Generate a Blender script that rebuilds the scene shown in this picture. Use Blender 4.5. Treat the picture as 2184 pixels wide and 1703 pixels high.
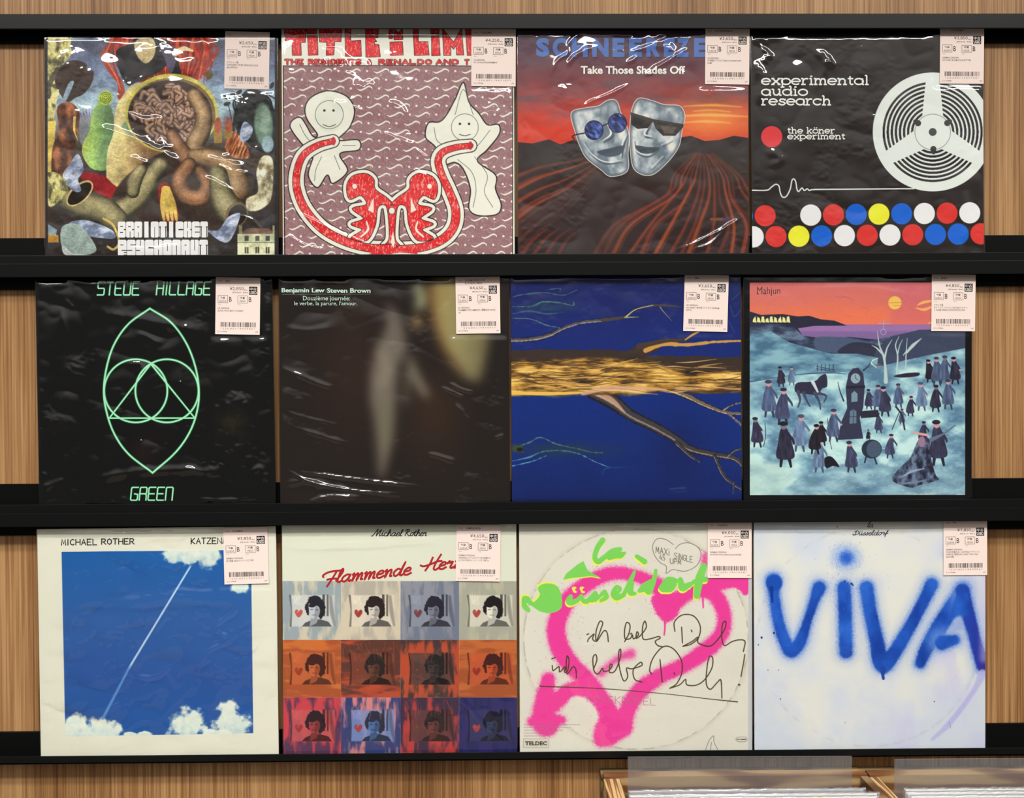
import bpy, bmesh, math
import numpy as np
from mathutils import Matrix, Vector

for o in list(bpy.data.objects): bpy.data.objects.remove(o, do_unlink=True)
SC = bpy.context.scene
COL = SC.collection
Z0 = 2.0                                     # height of the top edge of the uppermost rail

# ---------------------------------------------------------------- camera
def camera():
    yaw, pitch, roll = 0.00891513, -0.00796678, -0.00482467
    cp, sp = math.cos(pitch), math.sin(pitch)
    fwd = Vector((math.sin(yaw) * cp, math.cos(yaw) * cp, sp)); right = Vector((math.cos(yaw), -math.sin(yaw), 0)); up = right.cross(fwd)
    r2 = math.cos(roll) * right + math.sin(roll) * up; u2 = -math.sin(roll) * right + math.cos(roll) * up
    c = bpy.data.cameras.new('camera'); c.sensor_width = 36; c.sensor_fit = 'HORIZONTAL'; c.lens = 36 * 1680 / 2184; c.clip_start = .02
    o = bpy.data.objects.new('camera', c); COL.objects.link(o)
    M = Matrix((r2, u2, -fwd)).transposed().to_4x4(); M.translation = Vector((0, -1.09082746, Z0 - 0.51175631)); o.matrix_world = M
    SC.camera = o
camera()

# ---------------------------------------------------------------- light: the shop's ceiling lamps and its dim surroundings
SC.view_settings.view_transform = 'Standard'; SC.view_settings.look = 'None'; SC.view_settings.gamma = 1; SC.view_settings.exposure = -0.3
W_ = bpy.data.worlds.new('shop'); SC.world = W_; W_.use_nodes = True
def surroundings():
    """the unseen shop: pale lit ceiling above, dim aisles at eye level and below"""
    nt = W_.node_tree; bg = nt.nodes['Background']; tc = nt.nodes.new('ShaderNodeTexCoord'); sp = nt.nodes.new('ShaderNodeSeparateXYZ'); mr = nt.nodes.new('ShaderNodeMapRange')
    nt.links.new(tc.outputs['Generated'], sp.inputs[0]); nt.links.new(sp.outputs[2], mr.inputs[0]); mr.interpolation_type = 'SMOOTHSTEP'
    for i, v in ((1, .05), (2, .55), (3, .11), (4, .95)): mr.inputs[i].default_value = v
    nt.links.new(mr.outputs[0], bg.inputs[1]); bg.inputs[0].default_value = (1., .98, .94, 1)
surroundings()

def lamp(name, loc, aim, size, energy, colour=(1, .96, .91), shape='DISK', size_y=None, spread=math.pi):
    l = bpy.data.lights.new(name, 'AREA'); l.shape = shape; l.size = size; l.energy = energy; l.color = colour; l.spread = spread
    if size_y: l.size_y = size_y
    o = bpy.data.objects.new(name, l); COL.objects.link(o); o.location = loc
    o.rotation_euler = (Vector(aim) - Vector(loc)).to_track_quat('-Z', 'Y').to_euler()
for x in (-.62, .06, .78):
    lamp('spot_lamp', (x, -1.05, 2.9), (x, 0, .25), .17, 2.9, spread=.86)
for x in (-1.35, 0., 1.35):
    lamp('ceiling_tube', (x, -1.4, 2.95), (x, 0, .4), 1.25, 20., (1, .97, .93), 'RECTANGLE', .16)
# ---------------------------------------------------------------- printing (numpy)
_TAB = np.random.RandomState(7).rand(256, 256).astype(np.float32)

def vnoise(x, y, seed=0):
    x = x + seed * 17.31; y = y + seed * 9.77
    xi = np.floor(x).astype(np.int64); yi = np.floor(y).astype(np.int64)
    fx = x - xi; fy = y - yi
    fx = fx * fx * (3 - 2 * fx); fy = fy * fy * (3 - 2 * fy)
    a = _TAB[yi & 255, xi & 255]; b = _TAB[yi & 255, (xi + 1) & 255]
    c = _TAB[(yi + 1) & 255, xi & 255]; d = _TAB[(yi + 1) & 255, (xi + 1) & 255]
    return (a * (1 - fx) + b * fx) * (1 - fy) + (c * (1 - fx) + d * fx) * fy

def fbm(x, y, seed=0, octv=4, gain=.5):
    t = 0; a = 1.; n = 0
    for k in range(octv):
        t = t + a * vnoise(x * 2 ** k, y * 2 ** k, seed + 3 * k); n += a; a *= gain
    return t / n

def spline(P, n=8, closed=False):
    P = np.asarray(P, float)
    if len(P) < 3: return P
    if closed: Q = np.vstack([P[-1], P, P[0], P[1]])
    else: Q = np.vstack([2 * P[0] - P[1], P, 2 * P[-1] - P[-2]])
    out = []; t = np.linspace(0, 1, n, endpoint=False)[:, None]
    for i in range(1, len(Q) - 2):
        a, b, c, d = Q[i - 1], Q[i], Q[i + 1], Q[i + 2]
        out.append(.5 * (2 * b + (c - a) * t + (2 * a - 5 * b + 4 * c - d) * t ** 2 + (3 * b - a - 3 * c + d) * t ** 3))
    out = np.vstack(out)
    return out if closed else np.vstack([out, P[-1:]])

def sstep(a, b, x):
    t = np.clip((x - a) / (b - a), 0, 1); return t * t * (3 - 2 * t)

def grad(stops, t):
    """colour ramp: stops = [(pos, (r,g,b)), ...]"""
    ps = [p for p, _ in stops]
    return np.stack([np.interp(t, ps, [c[k] for _, c in stops]) for k in range(3)], -1)

class Art:
    """a printed cover; all coordinates are in the units of the affine A (x right, y down)"""
    def __init__(s, N, w, h, A, base, v0=0.):
        nx = N; ny = int(round(N * h / w))
        s.w, s.h, s.nx, s.ny, s.v0 = w, h, nx, ny, v0
        u = np.linspace(-w / 2, w / 2, nx + 1); v = np.linspace(h, v0, ny + 1)
        s.U, s.V = np.meshgrid(u, v)
        M = np.array([[A[0], A[1]], [A[3], A[4]]]); I = np.linalg.inv(M)
        du = s.U - A[2]; dv = s.V - A[5]
        s.X = (I[0, 0] * du + I[0, 1] * dv).astype(np.float32); s.Y = (I[1, 0] * du + I[1, 1] * dv).astype(np.float32)
        s.px = float(abs(s.X[0, 1] - s.X[0, 0]))
        s.img = np.zeros(s.X.shape + (3,), np.float32); s.img[:] = base
    def box(s, x0, y0, x1, y1, m):
        m += 14
        c = np.nonzero((s.X[s.ny // 2] >= x0 - m) & (s.X[s.ny // 2] <= x1 + m))[0]
        r = np.nonzero((s.Y[:, s.nx // 2] >= y0 - m) & (s.Y[:, s.nx // 2] <= y1 + m))[0]
        if len(c) == 0 or len(r) == 0: return None
        return (slice(r[0], r[-1] + 1), slice(c[0], c[-1] + 1))
    def put(s, sl, a, c):
        if callable(c): c = c(s.X[sl], s.Y[sl])
        c = np.asarray(c, np.float32)
        s.img[sl] = s.img[sl] * (1 - a[..., None]) + c * a[..., None]
    def cover(s, sd, sl, c, soft, a, jit, seed):
        soft = max(soft or 0, s.px)
        if jit:
            sd = sd + (fbm(s.X[sl] / jit[1], s.Y[sl] / jit[1], seed, 3) - .5) * jit[0]
        m = np.clip(.5 - sd / soft, 0, 1)
        if soft > 2 * s.px: m = m * m * (3 - 2 * m)
        s.put(sl, m * a, c)
    def poly(s, P, c, soft=0, a=1., sm=False, jit=None, seed=1, grow=0):
        P = spline(P, 6, True) if sm else np.asarray(P, float)
        sl = s.box(P[:, 0].min(), P[:, 1].min(), P[:, 0].max(), P[:, 1].max(), (soft or 0) + (jit[0] if jit else 0) + grow)
        if sl is None: return
        X = s.X[sl]; Y = s.Y[sl]
        d = np.full(X.shape, 1e9, np.float32); ins = np.zeros(X.shape, bool)
        Q = np.roll(P, -1, 0)
        for (ax, ay), (bx, by) in zip(P, Q):
            ex, ey = bx - ax, by - ay; L = ex * ex + ey * ey
            if L < 1e-9: continue
            t = np.clip(((X - ax) * ex + (Y - ay) * ey) / L, 0, 1)
            d = np.minimum(d, (X - ax - t * ex) ** 2 + (Y - ay - t * ey) ** 2)
            if ay != by:
                ins ^= ((ay > Y) != (by > Y)) & (X < ex * (Y - ay) / (by - ay) + ax)
        d = np.sqrt(d)
        s.cover(np.where(ins, -d, d) - grow, sl, c, soft, a, jit, seed)
    def line(s, P, w, c, soft=0, a=1., sm=True, closed=False, jit=None, seed=1):
        P = np.asarray(P, float)
        W = np.full(len(P), float(w)) if np.isscalar(w) else np.interp(np.linspace(0, 1, len(P)), np.linspace(0, 1, len(w)), w)
        if sm and len(P) > 2:
            W = np.interp(np.linspace(0, 1, 8 * len(P)), np.linspace(0, 1, len(P)), W)
            P = spline(P, 8, closed); W = np.interp(np.linspace(0, 1, len(P)), np.linspace(0, 1, len(W)), W)
        if closed: P = np.vstack([P, P[:1]]); W = np.append(W, W[0])
        m = W.max() / 2
        sl = s.box(P[:, 0].min() - m, P[:, 1].min() - m, P[:, 0].max() + m, P[:, 1].max() + m, (soft or 0) + (jit[0] if jit else 0))
        if sl is None: return
        X = s.X[sl]; Y = s.Y[sl]; d = np.full(X.shape, 1e9, np.float32)
        for i in range(len(P) - 1):
            ax, ay = P[i]; ex, ey = P[i + 1] - P[i]; L = ex * ex + ey * ey
            if L < 1e-9: continue
            t = np.clip(((X - ax) * ex + (Y - ay) * ey) / L, 0, 1)
            d = np.minimum(d, np.hypot(X - ax - t * ex, Y - ay - t * ey) - (W[i] + (W[i + 1] - W[i]) * t) / 2)
        s.cover(d, sl, c, soft, a, jit, seed)
    def ell(s, cx, cy, rx, ry, c, soft=0, a=1., rot=0, jit=None, seed=1):
        r = max(rx, ry); sl = s.box(cx - r, cy - r, cx + r, cy + r, (soft or 0) + (jit[0] if jit else 0))
        if sl is None: return
        X = s.X[sl] - cx; Y = s.Y[sl] - cy; ca, sa = math.cos(rot), math.sin(rot)
        p = np.hypot((X * ca + Y * sa) / rx, (-X * sa + Y * ca) / ry)
        s.cover((p - 1) * min(rx, ry), sl, c, soft, a, jit, seed)
    def ring(s, cx, cy, r, w, c, a0=None, a1=None, soft=0, a=1.):
        n = 64; t = np.linspace(a0 if a0 is not None else 0, a1 if a1 is not None else 2 * math.pi, n)
        s.line(np.stack([cx + r * np.cos(t), cy + r * np.sin(t)], 1), w, c, soft, a, sm=False)
    def rect(s, x0, y0, x1, y1, c, soft=0, a=1., **k):
        s.poly([(x0, y0), (x1, y0), (x1, y1), (x0, y1)], c, soft, a, **k)
    def wash(s, m, c, a=1.):
        s.put((slice(None), slice(None)), np.clip(m, 0, 1) * a, c)
    def tube(s, P, w, dark, mid, light, jit=None):
        P = np.asarray(P, float)
        s.line(P, w, dark, 4, jit=jit); W = np.asarray(w if not np.isscalar(w) else [w], float)
        s.line(P - [W.mean() * .05, W.mean() * .06], list(W * .78) if len(W) > 1 else W[0] * .78, mid, W.mean() * .3)
        s.line(P - [W.mean() * .1, W.mean() * .14], list(W * .34) if len(W) > 1 else W[0] * .34, light, W.mean() * .35, .8)
    def grain(s, amp, f=3., seed=5):
        s.img += ((fbm(s.X / f, s.Y / f, seed, 2) - .5) * 2 * amp)[..., None]
    def blur(s, r):
        for _ in range(3):
            for ax in (0, 1):
                p = np.pad(s.img, [(r + 1, r) if k == ax else (0, 0) for k in range(3)], mode='edge'); c = np.cumsum(p, ax, dtype=np.float64); n = s.img.shape[ax]
                s.img = ((np.take(c, range(2 * r + 1, 2 * r + 1 + n), ax) - np.take(c, range(0, n), ax)) / (2 * r + 1)).astype(np.float32)
RECS = [
    (-0.4655, -0.342, 0.3172, 0.3155, 0.0035, [0.00019004, -9.24057e-07, -0.16707, 2.77497e-07, -0.000190325, 0.333914]),
    (-0.1437, -0.342, 0.3174, 0.329, 0.00058, [0.00019107, -1.02678e-06, -0.164621, -2.7854e-07, -0.000190837, 0.334197]),
    (0.1769, -0.342, 0.3172, 0.324, 0.00037, [0.000192089, -6.20031e-07, -0.166492, -3.22003e-07, -0.000191346, 0.33403]),
    (0.4992, -0.342, 0.3207, 0.3185, -0.00472, [0.000193111, -1.14306e-06, -0.166853, -1.30642e-06, -0.000191854, 0.334678]),
    (-0.4742, -0.681, 0.3223, 0.3275, -0.00908, [0.000190461, -3.34872e-06, -0.166828, -2.65551e-06, -0.000191231, 0.33868]),
    (-0.1505, -0.681, 0.3155, 0.3275, 0.00016, [0.000191523, -1.12244e-06, -0.166456, -9.00285e-07, -0.000191781, 0.336005]),
    (0.1667, -0.681, 0.3168, 0.328, -0.00218, [0.000192534, -1.12719e-06, -0.166693, -1.35632e-06, -0.000192287, 0.335307]),
    (0.4843, -0.681, 0.316, 0.327, 0.00134, [0.000193554, 1.11675e-09, -0.167651, -6.76879e-07, -0.000192792, 0.33683]),
    (-0.474, -1.0105, 0.3257, 0.317, -0.00695, [0.000194692, -3.00985e-06, -0.171104, -2.85679e-06, -0.000195977, 0.329845]),
    (-0.1455, -1.0105, 0.3217, 0.32, 0.00012, [0.00019202, -1.12655e-06, -0.167533, -1.45383e-06, -0.000192752, 0.326521]),
    (0.178, -1.0105, 0.3215, 0.321, 0.00092, [0.000193045, -5.18822e-07, -0.171037, -1.3017e-06, -0.000193262, 0.327591]),
    (0.5007, -1.0105, 0.3212, 0.321, 0.00015, [0.000194081, -2.10377e-07, -0.171659, -1.45857e-06, -0.000193784, 0.325713]),
]
# ---------------------------------------------------------------- the twelve pictures
R_ = np.random.RandomState

def art_organic(a):
    """surreal painted cover: flames, coils and folds on a darkening sky (plain stand-in)"""
    X, Y = a.X, a.Y
    a.img[:] = grad([(60, (92, 98, 118)), (110, (150, 170, 180)), (125, (84, 86, 104)), (300, (110, 125, 155)), (600, (170, 196, 204)), (760, (120, 125, 120)), (900, (70, 58, 48)), (1700, (40, 34, 30))], Y)
    a.wash(sstep(.45, .7, fbm(X / 90, Y / 40, 3)), (70, 72, 95), .35)
    # rocky pale column at the left
    rock = lambda x, y: grad([(.3, (88, 84, 62)), (.5, (190, 182, 112)), (.7, (222, 214, 150))], fbm(x / 28, y / 45, 9))
    a.poly([(70, 60), (235, 60), (245, 200), (190, 290), (170, 440), (130, 600), (110, 760), (70, 1100)], rock, 6, jit=(30, 40))
    a.line([(150, 330), (90, 420), (75, 520)], 40, (86, 78, 62), 8, jit=(14, 20))
    a.poly([(72, 700), (135, 690), (100, 1060), (72, 1060)], (214, 186, 92), 6)
    # dark brown hanging mass
    a.poly([(125, 400), (190, 290), (265, 262), (345, 285), (352, 330), (400, 345), (385, 430), (330, 500), (270, 530), (215, 560), (160, 500)], (66, 50, 42), 5, sm=True)
    a.poly([(215, 440), (260, 420), (200, 560), (150, 640)], (150, 172, 186), 6, sm=True)
    tb = lambda x, y: grad([(.3, (52, 34, 26)), (.55, (110, 66, 44)), (.72, (165, 105, 70))], fbm(x / 50, y / 75, 14))
    a.poly([(140, 600), (230, 560), (300, 640), (285, 800), (250, 930), (215, 1100), (110, 1110), (105, 900), (150, 760)], tb, 8, sm=True)
    a.line([(265, 670), (262, 760), (285, 830)], [20, 14, 4], (222, 186, 96), 5)
    # pale spikes
    for k in range(7):
        a.poly([(305 + k * 20, 680), (300 + k * 22, 590 + 12 * abs(k - 3)), (345 + k * 12, 690)], (124 + 6 * (k % 2), 118, 158), 5)
    a.poly([(300, 690), (350, 660), (410, 690), (390, 830), (310, 860)], (128, 132, 136), 10, sm=True)
    # flames
    fl = [(178, 66, 46), (150, 48, 38), (202, 92, 58), (168, 60, 44)]
    rs = R_(3)
    a.poly([(520, 75), (1200, 75), (1250, 260), (1150, 400), (650, 420), (560, 300)], (120, 44, 38), 14)
    for k in range(34):
        x = 520 + k * 22; L = 260 + rs.rand() * 90
        a.line([(x + 30 * math.sin(k), 75), (x + 26 * math.sin(k * 1.7), 170), (x - 14 * math.cos(k), 260), (x + (880 - x) * .12, 75 + L)],
               [14, 26, 20, 6], fl[k % 4], 8)
    a.line([(560, 75), (520, 150), (470, 230), (520, 330), (585, 420), (600, 520)], [30, 40, 44, 40, 34, 60], (166, 62, 44), 8)
    a.line([(545, 90), (500, 180), (490, 250), (560, 380), (590, 470)], [8, 12, 12, 10, 8], (216, 120, 84), 6)
    a.line([(1240, 85), (1250, 150), (1280, 200), (1200, 310), (1190, 360)], [24, 18, 24, 30, 24], (160, 56, 44), 7)
    # dark drape with a pale patch at the top
    a.poly([(560, 200), (640, 150), (720, 100), (860, 100), (960, 160), (1000, 250), (1020, 400), (960, 400), (930, 300), (860, 350), (700, 420), (640, 440), (580, 330)], (38, 36, 38), 5, sm=True)
    a.poly([(690, 145), (760, 90), (830, 120), (835, 220), (775, 285), (715, 240)], (206, 186, 136), 10, sm=True)
    a.poly([(870, 150), (980, 170), (990, 240), (950, 360), (900, 240)], (84, 78, 98), 8, sm=True)
    a.line([(980, 215), (1040, 180), (1105, 195)], [40, 34, 14], (214, 200, 158), 6)
    # pale ochre and green rounded masses
    yel = lambda x, y: grad([(480, (226, 212, 150)), (640, (208, 190, 126)), (800, (150, 116, 78)), (950, (110, 84, 62))], x + .25 * (y - 850) + 40 * fbm(x / 30, y / 14, 2))
    gre = lambda x, y: grad([(330, (186, 200, 96)), (430, (150, 186, 100)), (520, (104, 140, 92)), (600, (80, 100, 74))], x + 60 * fbm(x / 40, y / 40, 22))
    a.poly([(450, 540), (520, 600), (560, 800), (520, 1020), (400, 1040), (330, 960), (320, 870), (370, 760), (390, 640)], gre, 6, sm=True)
    a.ell(485, 530, 50, 52, (168, 186, 76), 4)
    for r in (38, 25, 12): a.ring(485, 530, r, 5, (92, 106, 44))
    for k in range(3): a.ring(505 + 12 * k, 620 + 40 * k, 26 - 4 * k, 5, (96, 116, 60), 2, 6.5)
    a.poly([(590, 540), (700, 430), (900, 470), (980, 760), (900, 980), (760, 1100), (640, 1170), (510, 1150), (490, 1040), (500, 900), (540, 780), (550, 640)], yel, 8, sm=True)
    a.poly([(640, 690), (720, 680), (760, 790), (680, 800), (600, 740)], (120, 146, 108), 24, sm=True)
    # dark red pool
    a.poly([(310, 1060), (460, 1080), (560, 1160), (660, 1180), (640, 1260), (480, 1240), (330, 1130)], (142, 34, 38), 8, sm=True)
    # domed rim with folded brown lobes
    a.ell(955, 640, 330, 282, (196, 186, 88), 5)
    a.ell(955, 650, 312, 262, (120, 100, 60), 4)
    a.ell(945, 652, 298, 248, (58, 42, 36), 4)
    rs = R_(11)
    for k in range(95):
        ang = rs.rand() * 6.28; rr = math.sqrt(rs.rand())
        x = 945 + 262 * rr * math.cos(ang); y = 652 + 214 * rr * math.sin(ang); L = 30 + 36 * rs.rand(); d = ang + 1.2 + rs.rand()
        P = [(x, y), (x + L * math.cos(d), y + L * math.sin(d)), (x + 1.6 * L * math.cos(d + .9), y + 1.5 * L * math.sin(d + .9))]
        a.tube(P, [30, 40, 26], (62, 44, 38), (136, 106, 88), (186, 154, 128))
    # thick coils
    T = ((60, 48, 36), (138, 108, 76), (194, 164, 122)); T2 = ((56, 44, 34), (132, 92, 64), (186, 140, 100)); T3 = ((52, 50, 36), (128, 120, 86), (176, 166, 122))
    a.poly([(640, 1080), (1000, 900), (1500, 1100), (1480, 1400), (1300, 1480), (600, 1420), (500, 1330)], (58, 46, 38), 16, sm=True)
    a.tube([(1120, 520), (1180, 640), (1170, 760), (1120, 880), (1180, 960)], [110, 120, 130, 140, 130], *T)
    a.tube([(960, 800), (1000, 870), (1060, 960), (1080, 1000)], [90, 110, 130, 110], *T2)
    a.tube([(1120, 950), (1230, 960), (1330, 1000), (1400, 1080), (1430, 1180)], [110, 150, 160, 170, 190], *T)
    a.tube([(1080, 1010), (1010, 1120), (1060, 1230), (1170, 1240), (1210, 1150), (1160, 1060)], [110, 120, 130, 130, 110, 80], *T2)
    a.tube([(1290, 1080), (1310, 1220), (1370, 1330), (1420, 1370)], [130, 170, 210, 200], *T3)
    a.tube([(880, 1010), (820, 1080), (770, 1180), (690, 1270), (560, 1350)], [110, 120, 130, 140, 150], *T3)
    a.tube([(740, 1040), (690, 1120), (680, 1200)], [80, 110, 90], *T3)
    a.tube([(230, 1260), (330, 1290), (470, 1330), (560, 1400)], [160, 180, 190, 170], *T3)
    a.ell(300, 1210, 118, 62, (206, 184, 120), 3, rot=-.75); a.ell(300, 1212, 106, 50, (36, 28, 24), 4, rot=-.75)
    a.ell(1420, 1360, 76, 92, (110, 92, 66), 4, rot=.5); a.ell(1424, 1366, 62, 78, (34, 28, 26), 5, rot=.5)
    # ochre drips between the coils
    a.poly([(860, 1170), (930, 1140), (985, 1280), (1000, 1390), (900, 1400)], (128, 40, 34), 12, sm=True)
    for k in range(4): a.line([(905 + 6 * k, 1180), (890 + 26 * k, 1290), (900 + 30 * k, 1400)], [44, 36, 18], (206, 176, 86), 6)
    a.grain(5, 7, 4)
    # right side: dark tangle, orange tuft, grey green oval
    rs = R_(5)
    a.poly([(1480, 480), (1600, 490), (1690, 640), (1690, 900), (1560, 900), (1420, 760), (1400, 640)], (36, 36, 36), 12, sm=True)
    for k in range(20):
        x = 1400 + 15 * k; a.line([(x, 840), (x + 24 * math.sin(k), 700), (x + 40 * math.cos(k * 2.1), 560), (1500 + 6 * k, 490)], [12, 16, 12, 3], (26, 28, 28), 5)
    for k, (x, y) in enumerate([(1345, 525), (1395, 500), (1350, 572), (1435, 490), (1670, 440)]): a.ell(x, y, 26, 14, (42, 48, 46), 3, rot=.5 - k * .4)
    a.line([(1360, 580), (1385, 700), (1390, 760)], 6, (40, 44, 40)); a.line([(1340, 530), (1420, 560), (1440, 640)], 5, (40, 44, 40))
    a.ell(1610, 720, 66, 150, (112, 142, 122), 22, rot=-.05); a.ell(1620, 690, 34, 90, (154, 176, 158), 26, .7)
    a.ell(1640, 860, 42, 60, (150, 176, 182), 16)
    tuft = lambda x, y: grad([(.3, (110, 58, 36)), (.5, (176, 106, 66)), (.75, (226, 170, 120))], fbm(x / 8 + y / 20, y / 60, 31))
    a.poly([(1380, 770), (1440, 800), (1500, 900), (1500, 960), (1380, 950), (1335, 870)], tuft, 10, sm=True)
    for x, h in ((1285, 170), (1360, 120)):
        a.rect(x - 28, 740, x + 28, 740 + h * .65, (150, 120, 60), 4); a.ell(x, 725, 27, 55, (160, 84, 62), 4)
    a.ell(1222, 364, 26, 36, (104, 90, 58), 4)
    sk = lambda x, y: grad([(.3, (120, 110, 84)), (.5, (206, 198, 158)), (.7, (236, 232, 206))], fbm(x / 40, y / 50, 41))
    a.poly([(1600, 950), (1670, 960), (1680, 1100), (1660, 1260), (1580, 1330), (1500, 1330), (1490, 1250), (1570, 1200), (1560, 1060)], sk, 10, sm=True)
    # grey blue folded cloths
    for P in ([(180, 1090), (230, 1000), (290, 930), (330, 1040), (290, 1110), (310, 1190), (250, 1190)],
              [(230, 1420), (330, 1400), (440, 1430), (540, 1480), (550, 1530), (460, 1530), (330, 1510), (240, 1480)],
              [(1215, 1480), (1290, 1470), (1360, 1380), (1440, 1350), (1430, 1420), (1370, 1550), (1300, 1550)],
              [(1440, 800), (1470, 700), (1530, 740), (1520, 800), (1470, 850)]):
        cl = lambda x, y: grad([(.3, (104, 116, 140)), (.5, (164, 176, 200)), (.7, (206, 212, 226))], fbm(x / 60 + y / 90, y / 46, 51))
        a.poly(P, cl, 5, sm=True)
    a.poly([(175, 1450), (300, 1440), (420, 1610), (300, 1650), (180, 1610)], (150, 168, 160), 6, sm=True)
    a.poly([(180, 1580), (260, 1640), (380, 1650), (200, 1650)], (206, 212, 210), 6, sm=True)
    a.line([(470, 1390), (540, 1440), (580, 1560), (540, 1610), (500, 1590)], 16, (206, 176, 92), 4)
    a.poly([(75, 1480), (150, 1510), (150, 1560), (75, 1560)], (176, 130, 56), 8); a.poly([(75, 1430), (140, 1470), (130, 1510), (75, 1500)], (132, 156, 166), 8)
    a.poly([(75, 1080), (150, 1070), (215, 1150), (180, 1240), (80, 1300)], rock, 12, sm=True)
    # small pale house
    a.rect(1425, 1565, 1715, 1660, (212, 214, 172), 3); a.rect(1425, 1500, 1700, 1562, (186, 190, 152), 3)
    a.poly([(1440, 1500), (1500, 1460), (1650, 1460), (1690, 1500)], (120, 92, 76), 4)
    a.rect(1435, 1440, 1458, 1500, (150, 140, 108), 3); a.rect(1675, 1440, 1700, 1500, (150, 140, 108), 3)
    for x in (1490, 1567, 1640): a.rect(x - 15, 1515, x + 15, 1550, (70, 66, 60), 3); a.rect(x - 14, 1595, x + 14, 1640, (84, 74, 62), 3); a.line([(x, 1596), (x, 1640)], 4, (200, 200, 170))
    h = fbm(X / 12 + Y / 30, Y / 9 - X / 40, 61, 3) * .34 + fbm(X / 70, Y / 60, 63, 4) * .5; a.img *= (.57 + h)[..., None]
    # dark spine edges of the jacket
    a.rect(30, 40, 73, 1800, (40, 36, 40), 4); a.rect(1690, 40, 1760, 1800, (34, 32, 34), 4)
    a.wash(sstep(1640, 1700, Y), (40, 36, 34))

def art_limbo(a):
    """red and white doodle poster on a mauve squiggle ground (plain stand-in figures)"""
    X, Y = a.X, a.Y
    cream = (229, 231, 214)
    a.img[:] = cream
    a.rect(50, 303, 1680, 1850, (148, 110, 113), 3)
    m = (fbm(X / 9, Y / 9, 2, 2) > .63) & (X > 55) & (X < 1675) & (Y > 306)
    a.wash(m.astype(np.float32), (172, 140, 140), .55)
    rs = R_(2)
    for k in range(420):
        x = 60 + rs.rand() * 1600; y = 315 + rs.rand() * 1400
        a.line([(x, y), (x + 10 * rs.randn(), y + 8)], 3.5, (206, 176, 172), 2, .8, sm=False)
    for j, y in enumerate(range(335, 1760, 62)):
        for i in range(9):
            x = 75 + i * 205 - (j % 3) * 64 + rs.rand() * 18
            L = 100 + rs.rand() * 16
            a.line([(x, y + 8), (x + L * .22, y + 17), (x + L * .5, y + 6), (x + L * .78, y - 10), (x + L, y - 2), (x + L * 1.03, y + 10)], [3, 11, 10, 11, 8, 3], cream, 3)
            a.ell(x + L + 52, y + 4, 8, 8, cream, 3)
    a.line([(48, 303), (900, 300), (1690, 305)], 5, (34, 24, 26)); a.line([(48, 303), (52, 1000), (60, 1850)], 7, (34, 24, 26)); a.line([(1682, 303), (1682, 1850)], 6, (34, 24, 26))
    ink = (36, 30, 30); red = lambda x, y: grad([(.3, (206, 40, 46)), (.62, (224, 52, 54)), (.72, (240, 140, 130))], fbm(x / 7, y / 16, 8, 2))
    def cut(P, w=9):
        a.poly(P, cream, sm=True); a.line(P, w, ink, sm=True, closed=True)
    # left paper figure: a round head and stubby limbs
    cut([(255, 520), (370, 480), (500, 520), (555, 620), (520, 740), (440, 830), (580, 830), (585, 900), (450, 930), (505, 1050), (400, 1140), (360, 1080), (290, 1170), (225, 1080), (260, 930), (190, 870), (95, 730), (170, 670), (255, 800), (290, 790), (215, 680), (205, 590)])
    a.ell(375, 650, 95, 130, (220, 224, 208), 6); a.ring(375, 650, 100, 4, (90, 84, 84))
    a.line([(250, 855), (200, 790), (165, 720)], 4, (90, 84, 84)); a.line([(320, 950), (280, 1040), (270, 1120)], 4, (90, 84, 84)); a.line([(410, 940), (450, 1040)], 4, (90, 84, 84)); a.line([(470, 870), (560, 870)], 4, (90, 84, 84))
    for x in (340, 405): a.ell(x, 620, 9, 9, ink)
    a.line([(330, 720), (375, 735), (420, 720)], 5, ink)
    # right paper figure: a longer body with a pointed cap
    cut([(1330, 420), (1370, 560), (1440, 640), (1500, 720), (1580, 720), (1585, 790), (1500, 900), (1430, 980), (1560, 1080), (1560, 1180), (1600, 1290), (1570, 1360), (1440, 1370), (1370, 1320), (1380, 1180), (1330, 1040), (1270, 990), (1190, 1000), (1130, 880), (1060, 810), (1080, 710), (1160, 700), (1210, 650), (1270, 540)])
    a.ring(1340, 740, 96, 4, (90, 84, 84)); a.line([(1270, 650), (1330, 470), (1400, 650)], 4, (90, 84, 84))
    for x in (1305, 1370): a.ell(x, 715, 9, 9, ink)
    a.line([(1300, 790), (1340, 800), (1380, 790)], 5, ink)
    a.line([(1120, 740), (1140, 830), (1190, 870)], 4, (90, 84, 84)); a.line([(1520, 760), (1450, 850), (1400, 900)], 4, (90, 84, 84)); a.line([(1290, 970), (1390, 1060), (1420, 1180), (1400, 1310)], 4, (90, 84, 84)); a.line([(1410, 950), (1500, 1080), (1480, 1200), (1540, 1310)], 4, (90, 84, 84))
    # red ribbon with a cream edge
    lp = [(400, 838), (290, 870), (190, 940), (145, 1060), (145, 1180), (200, 1320), (320, 1460), (480, 1550), (660, 1600), (830, 1600)]
    rp = [(1380, 870), (1270, 885), (1180, 920), (1150, 985), (1180, 1090), (1230, 1200), (1275, 1330), (1260, 1450), (1180, 1540), (1040, 1595), (880, 1610)]
    for P in (lp, rp): a.line(P, [100, 116, 124, 128, 130, 120], ink); 
    for P in (lp, rp): a.line(P, [86, 102, 110, 114, 116, 106], cream)
    # central red ornament, mirrored
    half = [(830, 1290), (780, 1240), (700, 1180), (690, 1110), (630, 1070), (540, 1090), (500, 1160), (520, 1250), (600, 1225), (640, 1290), (540, 1320), (620, 1390), (530, 1430), (610, 1470), (530, 1530), (640, 1545), (700, 1440), (720, 1310), (780, 1300), (800, 1420), (800, 1540), (760, 1600), (840, 1640)]
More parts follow.
